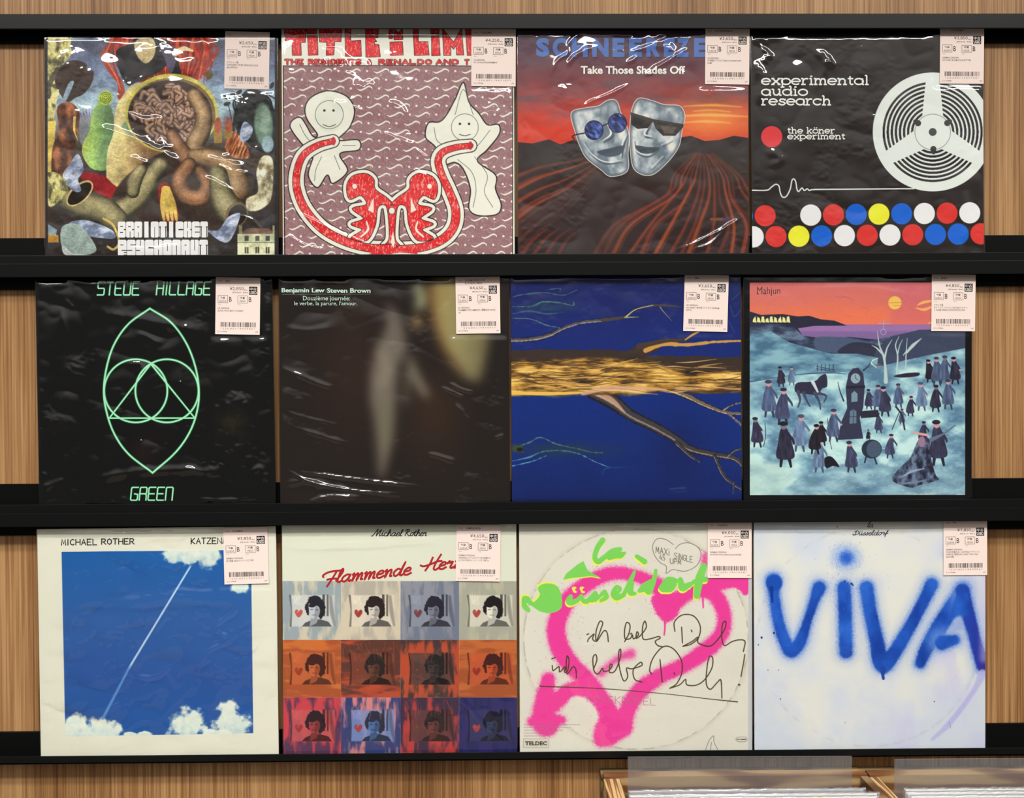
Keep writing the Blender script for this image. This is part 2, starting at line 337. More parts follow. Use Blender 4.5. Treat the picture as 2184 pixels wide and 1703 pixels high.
    H = np.array(half, float); Mr = H.copy(); Mr[:, 0] = 2 * 822 - Mr[:, 0]
    full = np.vstack([H, Mr[::-1]])
    a.poly(full, ink, sm=True, grow=34); a.poly(full, cream, sm=True, grow=27); a.poly(full, ink, sm=True, grow=5); a.poly(full, red, sm=True)
    a.ell(820, 1335, 20, 28, cream); a.ring(820, 1335, 24, 4, ink)
    for sx in (0, 1):
        f = lambda x: x if not sx else 2 * 822 - x
        a.ell(f(555), 1160, 16, 18, cream); a.poly([(f(650), 1330), (f(690), 1240), (f(690), 1350)], cream)
        a.line([(f(600), 1520), (f(650), 1470), (f(640), 1410)], [12, 16, 8], cream)
    for P in (lp, rp):
        a.line(P, [44, 52, 56, 64, 66, 60], ink); a.line(P, [36, 44, 48, 56, 58, 50], red)
    a.poly([(660, 1640), (790, 1590), (1000, 1620), (1010, 1700), (650, 1700)], red); a.line([(660, 1655), (800, 1650), (880, 1640), (1010, 1650)], 10, cream)
    a.poly([(828, 1480), (842, 1560), (832, 1600), (812, 1560)], cream)
    for x, y in ((405, 838), (1380, 870)): a.ell(x, y, 15, 30, (196, 40, 46))

def art_masks(a):
    """two smooth grey stage masks over a furrowed field at dusk (plain stand-in)"""
    X, Y = a.X, a.Y
    n = fbm(X / 220, Y / 60, 4)
    t = Y + (n - .5) * 220
    a.img[:] = grad([(20, (62, 58, 82)), (200, (88, 58, 70)), (400, (120, 62, 66)), (520, (140, 66, 66)), (640, (186, 66, 54)), (760, (206, 66, 46)), (850, (198, 62, 44))], t)
    a.wash(sstep(.5, .75, fbm(X / 160, Y / 50, 8)) * (Y < 560), (96, 74, 86), .6)
    g = np.exp(-((X - 1430) / 330) ** 2 - ((Y - 690) / 130) ** 2); a.wash(g * .75, (240, 150, 66))
    for y, x0, x1, w in ((590, 1230, 1640, 16), (660, 1180, 1690, 24), (705, 1240, 1560, 18), (625, 1300, 1560, 10)): a.line([(x0, y), ((x0 + x1) / 2, y - 8), (x1, y + 4)], [4, w, 4], (250, 196, 92), 18, .75)
    hill = [(40, 845), (150, 855), (270, 825), (350, 862), (440, 830), (560, 840), (780, 880), (880, 870), (1190, 815), (1280, 800), (1380, 838), (1480, 830), (1590, 800), (1720, 820), (1720, 1700), (0, 1700), (0, 845)]
    a.poly(hill, lambda x, y: grad([(800, (44, 34, 36)), (980, (50, 42, 38)), (1200, (52, 36, 34)), (1700, (44, 32, 32))], y + 0 * x), 3)
    rs = R_(6); o = [(146, 62, 40), (118, 52, 38), (166, 76, 44)]
    for k in range(10):
        y = 1000 + k * 36 + 10 * rs.randn()
        a.line([(40, y + 90 + k * 22), (200, y + 30 + k * 12), (400, y - 10), (640, 930 + k * 14)], [22 + k + 8 * rs.rand(), 18, 10, 3], o[k % 3], 18, (.9 if k < 6 else .3) * (.6 + .4 * rs.rand()))
    for k in range(16):
        x1 = 640 + k * 78 + 16 * rs.randn(); xt = 1120 + k * 34; q = rs.rand()
        P = [(x1 - 60 + 12 * k, 1660), (x1 + 110 + 20 * rs.randn(), 1440), (xt - 30 + 6 * k, 1230 + 30 * rs.randn()), (xt + 40 - 3 * k, 1080), (1300 + 9 * k, 930 + 8 * rs.randn())]
        a.line(P, [30 + 26 * q, 22 + 18 * q, 20, 9, 2], o[k % 3], 22, .55 + .35 * rs.rand()); a.line([(p[0] + 14, p[1]) for p in P], [14, 12, 9, 4, 1], (56, 36, 32), 12, .75)
    for k in range(4): a.line([(60 + 90 * k, 1660), (160 + 80 * k, 1540), (260 + 80 * k, 1460)], [30, 20, 6], (122, 50, 38), 16, .7)
    a.wash(sstep(1100, 1500, Y) * np.exp(-((X - 560) / 260) ** 2) * .55, (58, 52, 52))
    def mask(O, chin):
        body = lambda x, y: grad([(.25, (104, 118, 128)), (.48, (160, 172, 178)), (.66, (208, 212, 210)), (.8, (226, 222, 200))], fbm(x / 70, y / 90, 12) + .12 * np.sin(x / 60.))
        a.poly(O, (214, 212, 206), sm=True, grow=5); a.poly(O, (96, 108, 118), sm=True); a.poly(O, body, 30, sm=True, grow=-14)
    A1 = [(430, 640), (520, 605), (620, 590), (690, 548), (750, 555), (780, 640), (835, 780), (830, 920), (825, 1050), (710, 1088), (640, 1040), (540, 960), (490, 870), (460, 780)]
    A2 = [(865, 600), (910, 535), (1000, 550), (1090, 580), (1200, 590), (1235, 660), (1215, 760), (1190, 880), (1100, 1000), (990, 1080), (880, 1040), (850, 900), (848, 720)]
    mask(A1, 0); mask(A2, 0)
    dk = (74, 84, 94); lt = (222, 226, 226)
    # brow, cheek and mouth relief of plain comedy masks
    for P, w in (([(530, 870), (590, 950), (680, 1000), (790, 990)], 10), ([(830, 800), (800, 880), (790, 960)], 12), ([(690, 720), (720, 800), (660, 850)], 16)):
        a.line(P, [4, w * 1.6, 4], dk, 10); a.line([(x - 10, y - 14) for x, y in P], [4, w, 4], lt, 9)
    for P, w in (([(880, 840), (900, 920), (980, 950), (1060, 900)], 10), ([(1000, 720), (960, 800), (1010, 820)], 14), ([(1080, 880), (1150, 840)], 12), ([(1090, 960), (1010, 1040)], 12)):
        a.line(P, [4, w * 1.6, 4], dk, 10); a.line([(x - 10, y - 14) for x, y in P], [4, w, 4], lt, 9)
    a.poly([(610, 915), (700, 890), (795, 870), (780, 930), (690, 950)], (70, 80, 92), 6, sm=True); a.poly([(885, 870), (970, 880), (1060, 885), (1000, 925), (920, 920)], (62, 72, 80), 6, sm=True)
    # round blue glasses
    for x, y in ((590, 760), (757, 710)):
        a.ell(x, y, 68, 70, (26, 28, 44)); a.ell(x, y, 62, 64, lambda x_, y_: grad([(.3, (24, 30, 70)), (.6, (62, 84, 160)), (.8, (120, 140, 200))], fbm((x_ + y_) / 60, (x_ - y_) / 25, 17)))
    a.line([(650, 730), (690, 712)], 9, (30, 32, 44)); a.line([(525, 780), (440, 800), (450, 825)], 9, (30, 32, 44))
    # dark angular glasses
    a.poly([(850, 632), (1010, 680), (1230, 718), (1225, 740), (1170, 800), (1080, 800), (1030, 750), (1010, 700), (975, 745), (900, 752), (855, 720)], (54, 46, 42), 3)
    a.poly([(1060, 720), (1180, 740), (1150, 785), (1090, 785)], (92, 82, 72), 16); a.poly([(870, 660), (960, 690), (930, 735), (870, 720)], (34, 30, 30), 10)
    a.rect(20, 20, 45, 1800, (70, 46, 52), 3); a.line([(1425, 1395), (1510, 1395)], 20, (122, 72, 40), 4); a.line([(1515, 1395), (1560, 1395)], [20, 8], (70, 50, 110), 4)
    a.grain(4, 6, 3)

def art_reel(a):
    bg = (38, 31, 28); a.img[:] = bg
    W = (222, 228, 221); cx, cy = 1333, 773
    a.ell(cx, cy, 427, 424, W)
    dx, dy = a.X - cx, a.Y - cy; r = np.hypot(dx, dy); pxw = a.px
    win = np.clip((358 - r) / pxw + .5, 0, 1) * np.clip((r - 122) / pxw + .5, 0, 1); half = 76 - (r - 125) * .11
    for t in (-math.pi / 2, math.pi / 6, math.pi * 5 / 6):
        al = dx * math.cos(t) + dy * math.sin(t); pe = np.abs(-dx * math.sin(t) + dy * math.cos(t))
        win *= np.where(al > 0, np.clip((pe - half) / pxw + .5, 0, 1), 1)
    q = np.abs(((358 - r) / 29.) % 1 - .29) * 29; a.wash(win * np.clip((8.6 - q) / pxw + .5, 0, 1), (40, 36, 38))
    a.ell(cx, cy, 129, 129, W); a.ring(cx, cy, 127, 4, (120, 122, 120))
    for t in (-2.6, -.55, 1.53): a.ell(cx + 122 * math.cos(t), cy + 122 * math.sin(t), 22, 22, (56, 54, 54))
    for t in (-2.6 + .0, -.55, 1.53): a.ell(cx + 146 * math.cos(t), cy + 146 * math.sin(t), 14, 14, (56, 54, 54))
    a.ell(cx, cy, 28, 28, (66, 66, 66))
    a.ell(187, 807, 75, 76, (218, 62, 66))
    a.line([(30, 1188), (150, 1188), (185, 1165), (215, 1146), (238, 1158), (246, 1200), (262, 1235), (290, 1232), (318, 1180), (330, 1120), (345, 1108), (358, 1130), (366, 1180), (378, 1197), (402, 1172), (418, 1190), (440, 1178), (455, 1190), (490, 1183), (700, 1181), (1200, 1177)], 9, W)
    Rd, Bl, Ye, Wh = (212, 54, 48), (22, 98, 204), (240, 234, 48), (232, 236, 231)
    for k, c in enumerate([Bl, Rd, None, Wh, Rd, Bl, Ye, Bl, Wh, Rd, Wh]):
        if c: a.ell(-22 + 162 * k, 1372 - k * 2.2, 75, 76, c)
    for k, c in enumerate([Wh, Rd, Ye, Bl, Wh, Rd, Wh, Rd, Bl, Bl, Rd]):
        a.ell(55 + 162.3 * k, 1520 - k * 2., 75, 76, c)
    a.rect(1640, 30, 1800, 1800, (44, 36, 32), 2, a=0)

def art_black(a):
    a.img[:] = (11, 11, 11)
    X, Y = a.X, a.Y
    a.wash(np.exp(-((X - 1440) / 110) ** 2 - ((Y - 1090) / 110) ** 2) * fbm(X / 60, Y / 60, 3), (70, 62, 34), .6)
    a.wash(np.exp(-((X - 800) / 90) ** 2 - ((Y - 1280) / 110) ** 2), (40, 20, 16), .5)
    rs = R_(8)
    for x, y in ((1067, 778), (788, 1197)): a.ell(x, y, 4, 4, (220, 220, 220))
    a.rect(0, 0, 60, 1800, (20, 20, 20), 30)

def art_blur(a):
    X, Y = a.X, a.Y
    a.img[:] = (33, 27, 24)
    a.wash(np.exp(-((X - 560) / 200) ** 2 - ((Y - 620) / 500) ** 2), (46, 32, 26))
    a.wash(np.exp(-((X - 1150) / 200) ** 2 - ((Y - 1000) / 320) ** 2), (50, 36, 27))
    b = (112, 104, 92)
    a.line([(830, 240), (870, 380), (850, 520), (800, 700), (790, 880), (800, 1040), (800, 1200), (780, 1440)], [20, 110, 170, 190, 190, 150, 120, 40], b, 70, .95)
    a.line([(760, 560), (820, 680), (780, 800)], 60, (138, 128, 110), 60, .7)
    a.line([(870, 330), (900, 480), (930, 620)], [60, 120, 40], (104, 94, 84), 60, .8)
    a.line([(985, 600), (1010, 720), (1080, 850), (1110, 890)], [20, 70, 60, 20], (124, 116, 100), 50, .9)
    a.line([(960, 700), (960, 850), (950, 950)], [40, 40, 20], (96, 88, 76), 50, .8)
    a.line([(790, 960), (810, 1200)], 90, (104, 100, 78), 60, .6)
    a.line([(1030, 100), (1065, 180), (1050, 250)], [60, 80, 70], (138, 142, 112), 40); a.ell(1035, 360, 36, 50, (150, 122, 70), 44)
    yel = lambda x, y: grad([(1100, (120, 92, 52)), (1220, (150, 134, 82)), (1380, (142, 134, 92)), (1560, (112, 104, 72))], x + .1 * y)
    a.poly([(1150, 60), (1420, 60), (1580, 200), (1545, 480), (1500, 720), (1450, 780), (1340, 720), (1230, 560), (1150, 380), (1120, 200)], yel, 90, sm=True)
    a.line([(1110, 130), (1150, 330), (1220, 540), (1340, 700)], 50, (96, 62, 30), 50, .6)
    a.line([(940, 290), (1100, 290)], 30, (36, 28, 24), 40)
    a.line([(1080, 300), (1110, 520), (1170, 700)], 60, (34, 26, 22), 50, .8)
    a.blur(7)

def art_branch(a):
    X, Y = a.X, a.Y
    n = fbm(X / 180, Y / 140, 2)
    a.img[:] = grad([(0, (26, 34, 88)), (400, (26, 40, 108)), (900, (18, 44, 118)), (1300, (20, 42, 110)), (1700, (18, 34, 92))], Y + 300 * (n - .5))
    a.wash(np.exp(-((X - 1250) / 200) ** 2 - ((Y - 1300) / 300) ** 2), (18, 30, 84), .7)
    def bark(x, y):
        n = fbm(x / 120, y / 20, 6, 6, .62); n2 = fbm(x / 220, y / 60, 9, 3)
        return grad([(.22, (42, 32, 28)), (.4, (92, 68, 38)), (.52, (168, 124, 52)), (.66, (214, 172, 84)), (.8, (238, 206, 120))], n * .85 + (y - 660) / 1300 + (n2 - .5) * .6)
    def limb(P, w, col=(62, 58, 62), hl=(164, 150, 130)):
        a.line(P, w, (34, 30, 40), 5, jit=(10, 22)); a.line(P, [x * .72 for x in w], col, 5, jit=(12, 18)); a.line([(x - 6, y + 8) for x, y in P], [x * .16 + 1 for x in w], hl, 4, .7, jit=(8, 12))
    limb([(30, 488), (200, 480), (330, 450), (430, 400), (560, 360), (700, 345), (860, 322)], [30, 34, 34, 28, 24, 28, 16], (84, 80, 88), (196, 186, 176))
    a.line([(700, 345), (860, 322), (930, 270), (1060, 240), (1160, 240), (1260, 250)], [26, 16, 12, 14, 14, 6], (70, 62, 58), 5); a.line([(870, 318), (940, 268), (1060, 238)], [8, 4, 4], (206, 196, 150), 3)
    a.line([(860, 325), (960, 322)], [10, 2], (150, 160, 100), 4); a.line([(1110, 250), (1140, 290), (1195, 350)], [8, 6, 2], (130, 122, 112), 3)
    limb([(640, 850), (780, 930), (900, 1020), (1080, 1110), (1220, 1190), (1320, 1260), (1480, 1300), (1640, 1330), (1720, 1400)], [120, 110, 80, 70, 60, 50, 44, 40, 24])
    a.line([(620, 850), (760, 910), (860, 1000)], [40, 40, 8], (204, 160, 130), 10, .8)
    limb([(1230, 1220), (1330, 1310), (1400, 1350)], [36, 24, 4]); limb([(1500, 1310), (1560, 1440), (1620, 1500), (1720, 1560)], [26, 24, 18, 8]); limb([(1600, 1310), (1650, 1270), (1720, 1250)], [20, 14, 10]); limb([(1640, 1500), (1634, 1580)], [10, 4])
    limb([(1160, 830), (1290, 880), (1440, 950), (1580, 1000), (1720, 1010)], [50, 44, 32, 24, 14], (110, 96, 84), (216, 196, 150)); limb([(1560, 990), (1620, 950), (1690, 930)], [12, 10, 6], (150, 130, 110)); limb([(1600, 1010), (1680, 1080), (1720, 1150)], [14, 10, 6], (150, 140, 130))
    dark = (58, 46, 40)
    a.poly([(30, 560), (400, 552), (860, 560), (960, 520), (1130, 500), (1100, 560), (1010, 590), (1200, 600), (1720, 610), (1720, 860), (1400, 870), (1220, 850), (900, 880), (560, 870), (30, 890)], dark, 6, jit=(20, 60))
    a.poly([(30, 640), (500, 620), (980, 620), (1200, 690), (1720, 720), (1720, 855), (1350, 858), (1150, 835), (900, 872), (560, 870), (30, 882)], bark, 40, jit=(40, 90))
    rs = R_(4)
    for k in range(120):
        x = rs.rand() * 1600; y = 640 + rs.rand() * 220; L = 120 + rs.rand() * 260
        a.line([(x, y), (x + L * .4, y + 10 * rs.randn()), (x + L, y + 16 * rs.randn())], [2, 9, 2], [(60, 46, 34), (222, 178, 92), (96, 68, 40), (232, 190, 128), (76, 54, 38)][k % 5], 5, .75)
    a.line([(30, 862), (300, 868), (560, 862)], [22, 26, 10], (226, 184, 84), 6)
    a.line([(560, 870), (760, 830), (1150, 840)], [20, 36, 14], (206, 164, 140), 10, .8)
    a.line([(1010, 560), (1130, 515), (1300, 520), (1500, 500), (1720, 490)], [34, 34, 22, 18, 14], (196, 148, 74), 5, jit=(10, 30))
    a.line([(960, 530), (1160, 490), (1290, 480), (1400, 400)], [40, 26, 20, 30], (70, 56, 48), 6); a.line([(1290, 485), (1340, 450), (1390, 425)], [8, 14, 10], (190, 150, 92), 4)
    for P, c in (([(60, 180), (160, 160), (300, 150), (420, 168), (520, 130)], (70, 98, 112)), ([(60, 250), (200, 245), (280, 215), (400, 222), (490, 240), (495, 215)], (84, 130, 122)), ([(60, 300), (180, 280), (300, 300), (420, 290)], (56, 96, 110)), ([(60, 330), (200, 340), (300, 380), (400, 400)], (80, 118, 122)), ([(300, 130), (400, 120), (390, 150)], (70, 96, 110)),
                 ([(50, 1260), (180, 1215), (260, 1180), (380, 1230), (520, 1260), (620, 1285), (700, 1290)], (96, 130, 118)), ([(50, 1350), (180, 1320), (280, 1280), (420, 1275), (540, 1300), (640, 1350), (740, 1390)], (90, 150, 176)), ([(50, 1385), (200, 1350), (300, 1310)], (100, 160, 180)), ([(700, 1440), (730, 1400), (880, 1390)], (40, 80, 120))):
        a.line(P, [3, 10, 6, 8, 3], c, 5, .9, jit=(10, 20))
    a.wash(np.exp(-((X - 420) / 330) ** 2 - ((Y - 1270) / 46) ** 2) * fbm(X / 60, Y / 18, 12), (46, 66, 50), .95)
    a.wash(np.exp(-((X - 300) / 190) ** 2 - ((Y - 250) / 34) ** 2) * fbm(X / 60, Y / 18, 13), (50, 84, 84), .9)
    a.poly([(60, 1230), (130, 1240), (140, 1290), (60, 1280)], (58, 70, 48), 16); a.ell(112, 1266, 22, 14, (24, 26, 28), 8)
    a.wash(sstep(1590, 1640, Y), (14, 24, 74), .8)
    for P in ([(1620, 200), (1690, 140)], [(1600, 350), (1640, 430)], [(1610, 240), (1640, 320), (1690, 260)]): a.line(P, 8, (50, 76, 110), 8, .7)
    a.grain(3, 8, 3)
def art_winter(a):
    """folk style dusk scene of small cloaked figures on snow (plain stand-in)"""
    X, Y = a.X, a.Y
    a.img[:] = (12, 12, 14)
    L, T, Rr, B = 97, 92, 1632, 1608
    inn = lambda P: [(min(max(x, L), Rr), min(max(y, T), B)) for x, y in P]
    sky = lambda x, y: grad([(90, (206, 112, 112)), (220, (208, 112, 98)), (320, (222, 116, 84)), (400, (224, 118, 88))], y + 70 * (fbm(x / 120, y / 40, 3) - .5)) * 1.
    a.rect(L, T, Rr, B, sky)
    a.rect(1100, T, Rr, 400, (196, 100, 118), 120, .5)
    a.ell(1130, 238, 47, 47, (240, 190, 92), 3); a.line([(1085, 238), (1175, 236)], 6, (206, 140, 84), 3); a.line([(1120, 256), (1175, 258)], 5, (206, 140, 84), 3)
    for P in ([(1290, 255), (1330, 235), (1400, 222)], [(1280, 275), (1340, 285), (1400, 262)], [(1370, 385), (1400, 370)]): a.line(P, [6, 22, 14], (244, 172, 102), 4)
    for P in ([(690, 190), (740, 200), (780, 196), (840, 218)], [(900, 270), (940, 280)], [(780, 330), (830, 340)]): a.line(P, [3, 12, 3], (182, 98, 96), 6, .8)
    snow = lambda x, y: grad([(.25, (84, 122, 148)), (.45, (124, 164, 182)), (.6, (156, 196, 202)), (.75, (190, 222, 218))], fbm(x / 130, y / 70, 6, 5) + .05 * np.sin(x / 90) + (y - 900) / 9000)
    a.rect(L, 395, Rr, 600, (126, 100, 150), 4); a.rect(430, 395, 1400, 440, (150, 112, 164), 24)
    hl = lambda x, y: grad([(.3, (40, 44, 62)), (.55, (62, 72, 96)), (.75, (100, 120, 146))], fbm(x / 90, y / 40, 9))
    a.poly(inn([(97, 300), (180, 325), (330, 318), (440, 335), (520, 330), (600, 355), (700, 365), (790, 400), (560, 402), (440, 420), (470, 470), (97, 560)]), (42, 42, 60), 3)
    a.poly(inn([(97, 380), (300, 390), (400, 400), (470, 470), (600, 490), (800, 480), (1000, 500), (1120, 470), (1300, 440), (1632, 400), (1632, 640), (97, 760)]), hl, 5)
    a.poly(inn([(560, 490), (700, 480), (880, 500), (1000, 540), (900, 600), (600, 580)]), (74, 88, 114), 8, sm=True); a.poly([(720, 590), (830, 520), (1000, 540), (1020, 600), (860, 620)], (48, 50, 70), 6, sm=True)
    a.poly(inn([(1100, 480), (1300, 430), (1632, 420), (1632, 570), (1300, 620), (1060, 700), (980, 640), (1000, 560)]), (60, 68, 92), 6)
    a.poly(inn([(97, 470), (250, 440), (380, 520), (560, 570), (680, 600), (860, 600), (1010, 630), (1000, 700), (760, 760), (97, 800)]), lambda x, y: grad([(.3, (72, 108, 134)), (.5, (104, 146, 166)), (.7, (134, 176, 188))], fbm(x / 120, y / 50, 4)), 4)
    for k in range(9): a.poly([(118 + 30 * k, 376), (122 + 30 * k, 338 + 16 * (k % 3 == 0)), (138 + 30 * k, 334 + 12 * (k % 2)), (146 + 30 * k, 380)], (226, 224, 150), 3)
    a.poly(inn([(97, 800), (420, 750), (700, 740), (980, 700), (1320, 620), (1632, 560), (1632, 1608), (97, 1608)]), snow, 8)
    a.poly(inn([(300, 1608), (420, 1500), (700, 1400), (1000, 1380), (1632, 1400), (1632, 1608)]), lambda x, y: grad([(.3, (84, 118, 142)), (.55, (116, 152, 172)), (.75, (152, 190, 200))], fbm(x / 120, y / 60, 14)), 30, .75, jit=(60, 60))
    a.poly(inn([(97, 1360), (300, 1380), (420, 1480), (300, 1608), (97, 1608)]), (176, 204, 196), 60, .7)
    a.line([(100, 800), (350, 760), (480, 745), (660, 735), (780, 745)], [10, 3, 8, 10, 4], (70, 92, 120), 5)
    rs = R_(4)
    for k in range(260): a.ell(120 + rs.rand() * 1490, 780 + rs.rand() * 810, 3 + 5 * rs.rand(), 2.5, (206, 232, 230), 4, .5)
    # bare pale trees
    for P, w in (([(1066, 800), (1062, 700), (1050, 620), (1020, 540), (1005, 440)], [30, 18, 16, 10, 3]), ([(1055, 640), (1075, 560), (1110, 500)], [16, 10, 3]), ([(1040, 600), (1000, 560), (966, 540)], [14, 10, 3]), ([(1142, 740), (1150, 620), (1135, 540), (1160, 475)], [12, 10, 8, 3]), ([(1150, 600), (1165, 540), (1185, 500)], [10, 6, 3]), ([(1208, 720), (1210, 600), (1218, 490)], [10, 8, 3]), ([(1215, 590), (1260, 540), (1320, 490)], [16, 24, 4]), ([(1190, 610), (1215, 580)], [6, 10])):
        a.line(P, w, (178, 198, 196), 4)
    a.line([(1000, 700), (960, 660), (1010, 630)], [4, 12, 3], (200, 220, 200), 5)
    for k in range(5): a.line([(580 + 28 * k, 676), (578 + 28 * k, 722)], 5, (50, 56, 76))
    a.line([(572, 690), (700, 716)], 4, (50, 56, 76)); a.line([(572, 706), (704, 728)], 4, (50, 56, 76))
    a.ring(1048, 444, 20, 4, (150, 170, 190)); a.line([(1050, 360), (1050, 430)], 4, (150, 170, 190)); a.line([(1010, 384), (1100, 384)], 4, (150, 170, 190))
    # plain dark tower
    tw = (52, 54, 76)
    a.poly([(720, 1215), (750, 1080), (790, 990), (780, 840), (800, 740), (830, 705), (870, 700), (905, 740), (915, 840), (905, 980), (880, 1060), (905, 1205)], tw, 3)
    a.poly([(785, 830), (918, 825), (918, 845), (785, 850)], (36, 36, 54), 3); a.ell(850, 776, 34, 36, (140, 164, 176), 3); a.line([(850, 776), (850, 752)], 4, (50, 54, 70)); a.line([(850, 776), (866, 786)], 4, (50, 54, 70))
    a.poly([(820, 945), (820, 885), (842, 865), (864, 885), (864, 940)], (120, 146, 162), 3); a.poly([(806, 1100), (810, 1010), (835, 995), (856, 1012), (856, 1095)], (96, 120, 138), 3)
    a.line([(835, 1000), (833, 1095)], 4, tw); a.line([(810, 1050), (856, 1048)], 4, tw)
    a.line([(765, 935), (740, 870), (724, 802)], [12, 8, 4], tw); a.line([(905, 720), (940, 690), (965, 645)], [12, 8, 3], tw)
    # dark horse-like pack animal
    hs = (48, 46, 66)
    a.poly([(430, 810), (520, 800), (570, 790), (600, 760), (640, 748), (648, 830), (610, 850), (580, 890), (480, 885), (420, 870)], hs, 3, sm=True)
    for P in ([(440, 870), (455, 930), (440, 980)], [(480, 880), (500, 930), (525, 975)], [(560, 880), (590, 940), (600, 995)], [(580, 880), (640, 900), (625, 945)]): a.line(P, [26, 14, 10], (66, 70, 92), 3)
    a.line([(545, 800), (580, 870)], [26, 14], (196, 206, 212), 4)
    # cloaked figures: (x, foot y, height, colour, pose)
    cl = [(46, 46, 66), (66, 78, 104), (32, 28, 36), (86, 104, 130), (40, 38, 54), (56, 60, 84)]
    figs = [(150, 1270, 220, 0), (235, 1055, 270, 1), (330, 1110, 270, 5), (320, 840, 150, 4), (395, 830, 140, 3), (450, 1300, 270, 3), (350, 1410, 330, 4), (590, 1450, 240, 3), (560, 1320, 220, 2), (610, 1260, 180, 2), (690, 1230, 240, 1), (820, 1450, 230, 5), (945, 1000, 150, 0), (1005, 1010, 190, 1), (1060, 1050, 220, 0), (1155, 990, 180, 1), (1240, 1050, 150, 0), (1015, 1170, 150, 5), (1180, 1110, 120, 1), (1095, 1350, 180, 5), (1320, 1010, 210, 3), (1420, 1020, 200, 4), (1380, 810, 170, 2), (1430, 830, 210, 1), (1480, 820, 210, 1), (1560, 820, 200, 4), (1510, 1000, 220, 1), (1330, 1240, 160, 0), (1440, 1400, 330, 0), (940, 1220, 80, 4)]
    for i, (x, y, h, c) in enumerate(figs):
        col = cl[c]; w = h * .2; lean = ((i * 37) % 11 - 5) * .012 * h
        a.line([(x - w * .3, y - h * .4), (x - w * .5, y - 8)], [w * .5, w * .26], tuple(v * .8 for v in col), 3); a.line([(x + w * .2, y - h * .4), (x + w * .6, y - 6)], [w * .5, w * .26], tuple(v * .8 for v in col), 3)
        a.poly([(x - w * .3 + lean, y - h * .84), (x + w * .35 + lean, y - h * .84), (x + w * .75, y - h * .5), (x + w * .9, y - h * .2), (x - w * .9, y - h * .2), (x - w * .8, y - h * .52)], lambda x_, y_, col=col: np.clip(np.asarray(col, np.float32) * (.75 + .9 * fbm(x_ / 14, y_ / 60, 3))[..., None], 0, 255), 4, sm=True)
        a.line([(x + w * .3 + lean, y - h * .76), (x + w * .95 + lean, y - h * .6), (x + w * 1.1 + lean, y - h * .52)], [w * .4, w * .3, w * .2], tuple(v * 1.1 for v in col), 3)
        a.ell(x + lean, y - h * .9, h * .072, h * .085, (200, 150, 150) if i % 3 else (120, 110, 124), 3)
        a.ell(x + lean - h * .01, y - h * .945, h * .09, h * .05, tuple(v * .8 for v in col), 3)
        if i % 5 == 0: a.ell(x + w * 1.1 + lean, y - h * .52, 7, 7, (206, 150, 150), 3)
    a.line([(205, 1095), (210, 1180), (195, 1260)], 5, (40, 40, 56)); a.line([(650, 1060), (660, 1180), (680, 1280)], 5, (70, 70, 88)); a.line([(1356, 640), (1352, 760)], 5, (50, 50, 66))
    a.poly([(1120, 760), (1200, 740), (1300, 735), (1290, 760), (1180, 770)], (44, 40, 56), 4, sm=True)
    a.ell(965, 1280, 72, 68, (40, 48, 66), 3); a.ell(980, 1282, 52, 60, (70, 86, 106), 6); a.line([(925, 1340), (915, 1375)], 12, (40, 48, 66)); a.line([(985, 1340), (1000, 1385)], 12, (40, 48, 66))
    a.poly([(630, 1345), (680, 1335), (735, 1405), (690, 1400), (640, 1415)], (30, 28, 38), 4, sm=True)
    a.poly([(880, 1010), (1010, 1000), (1020, 1050), (890, 1060)], (44, 42, 58), 4); a.line([(1140, 980), (1180, 1040), (1200, 1140)], 12, (44, 42, 58)); a.line([(1160, 1020), (1110, 1140)], 6, (44, 42, 58))
    a.line([(1375, 1220), (1480, 1170), (1560, 1110)], [34, 12, 10], (96, 112, 132), 4); a.line([(1270, 1165), (1360, 1180)], 18, (206, 160, 156), 5)
    # large seated cloaked figure at the lower right
    fold = lambda x, y: grad([(.3, (34, 34, 50)), (.5, (62, 70, 94)), (.7, (104, 122, 146))], fbm(x / 26, y / 44, 24))
    a.poly([(1300, 1210), (1350, 1190), (1380, 1230), (1385, 1330), (1420, 1460), (1440, 1500), (1300, 1540), (1240, 1555), (1110, 1500), (1180, 1400), (1240, 1340)], fold, 4, sm=True)
    a.ell(1322, 1228, 26, 38, (150, 118, 140), 5); a.line([(1180, 1480), (1250, 1440), (1340, 1420)], [6, 20, 6], (140, 160, 180), 6); a.line([(1130, 1530), (1260, 1520), (1360, 1500)], [4, 16, 6], (110, 128, 150), 6)
    for P in ([(60, 0), (60, 1800)],): pass
    for x0, y0, x1, y1 in ((0, 0, L, 1900), (Rr, 0, 1800, 1900), (0, 0, 1800, T), (0, B, 1800, 1900)): a.rect(x0, y0, x1, y1, (13, 13, 15), 3)
    a.grain(4, 6, 5)

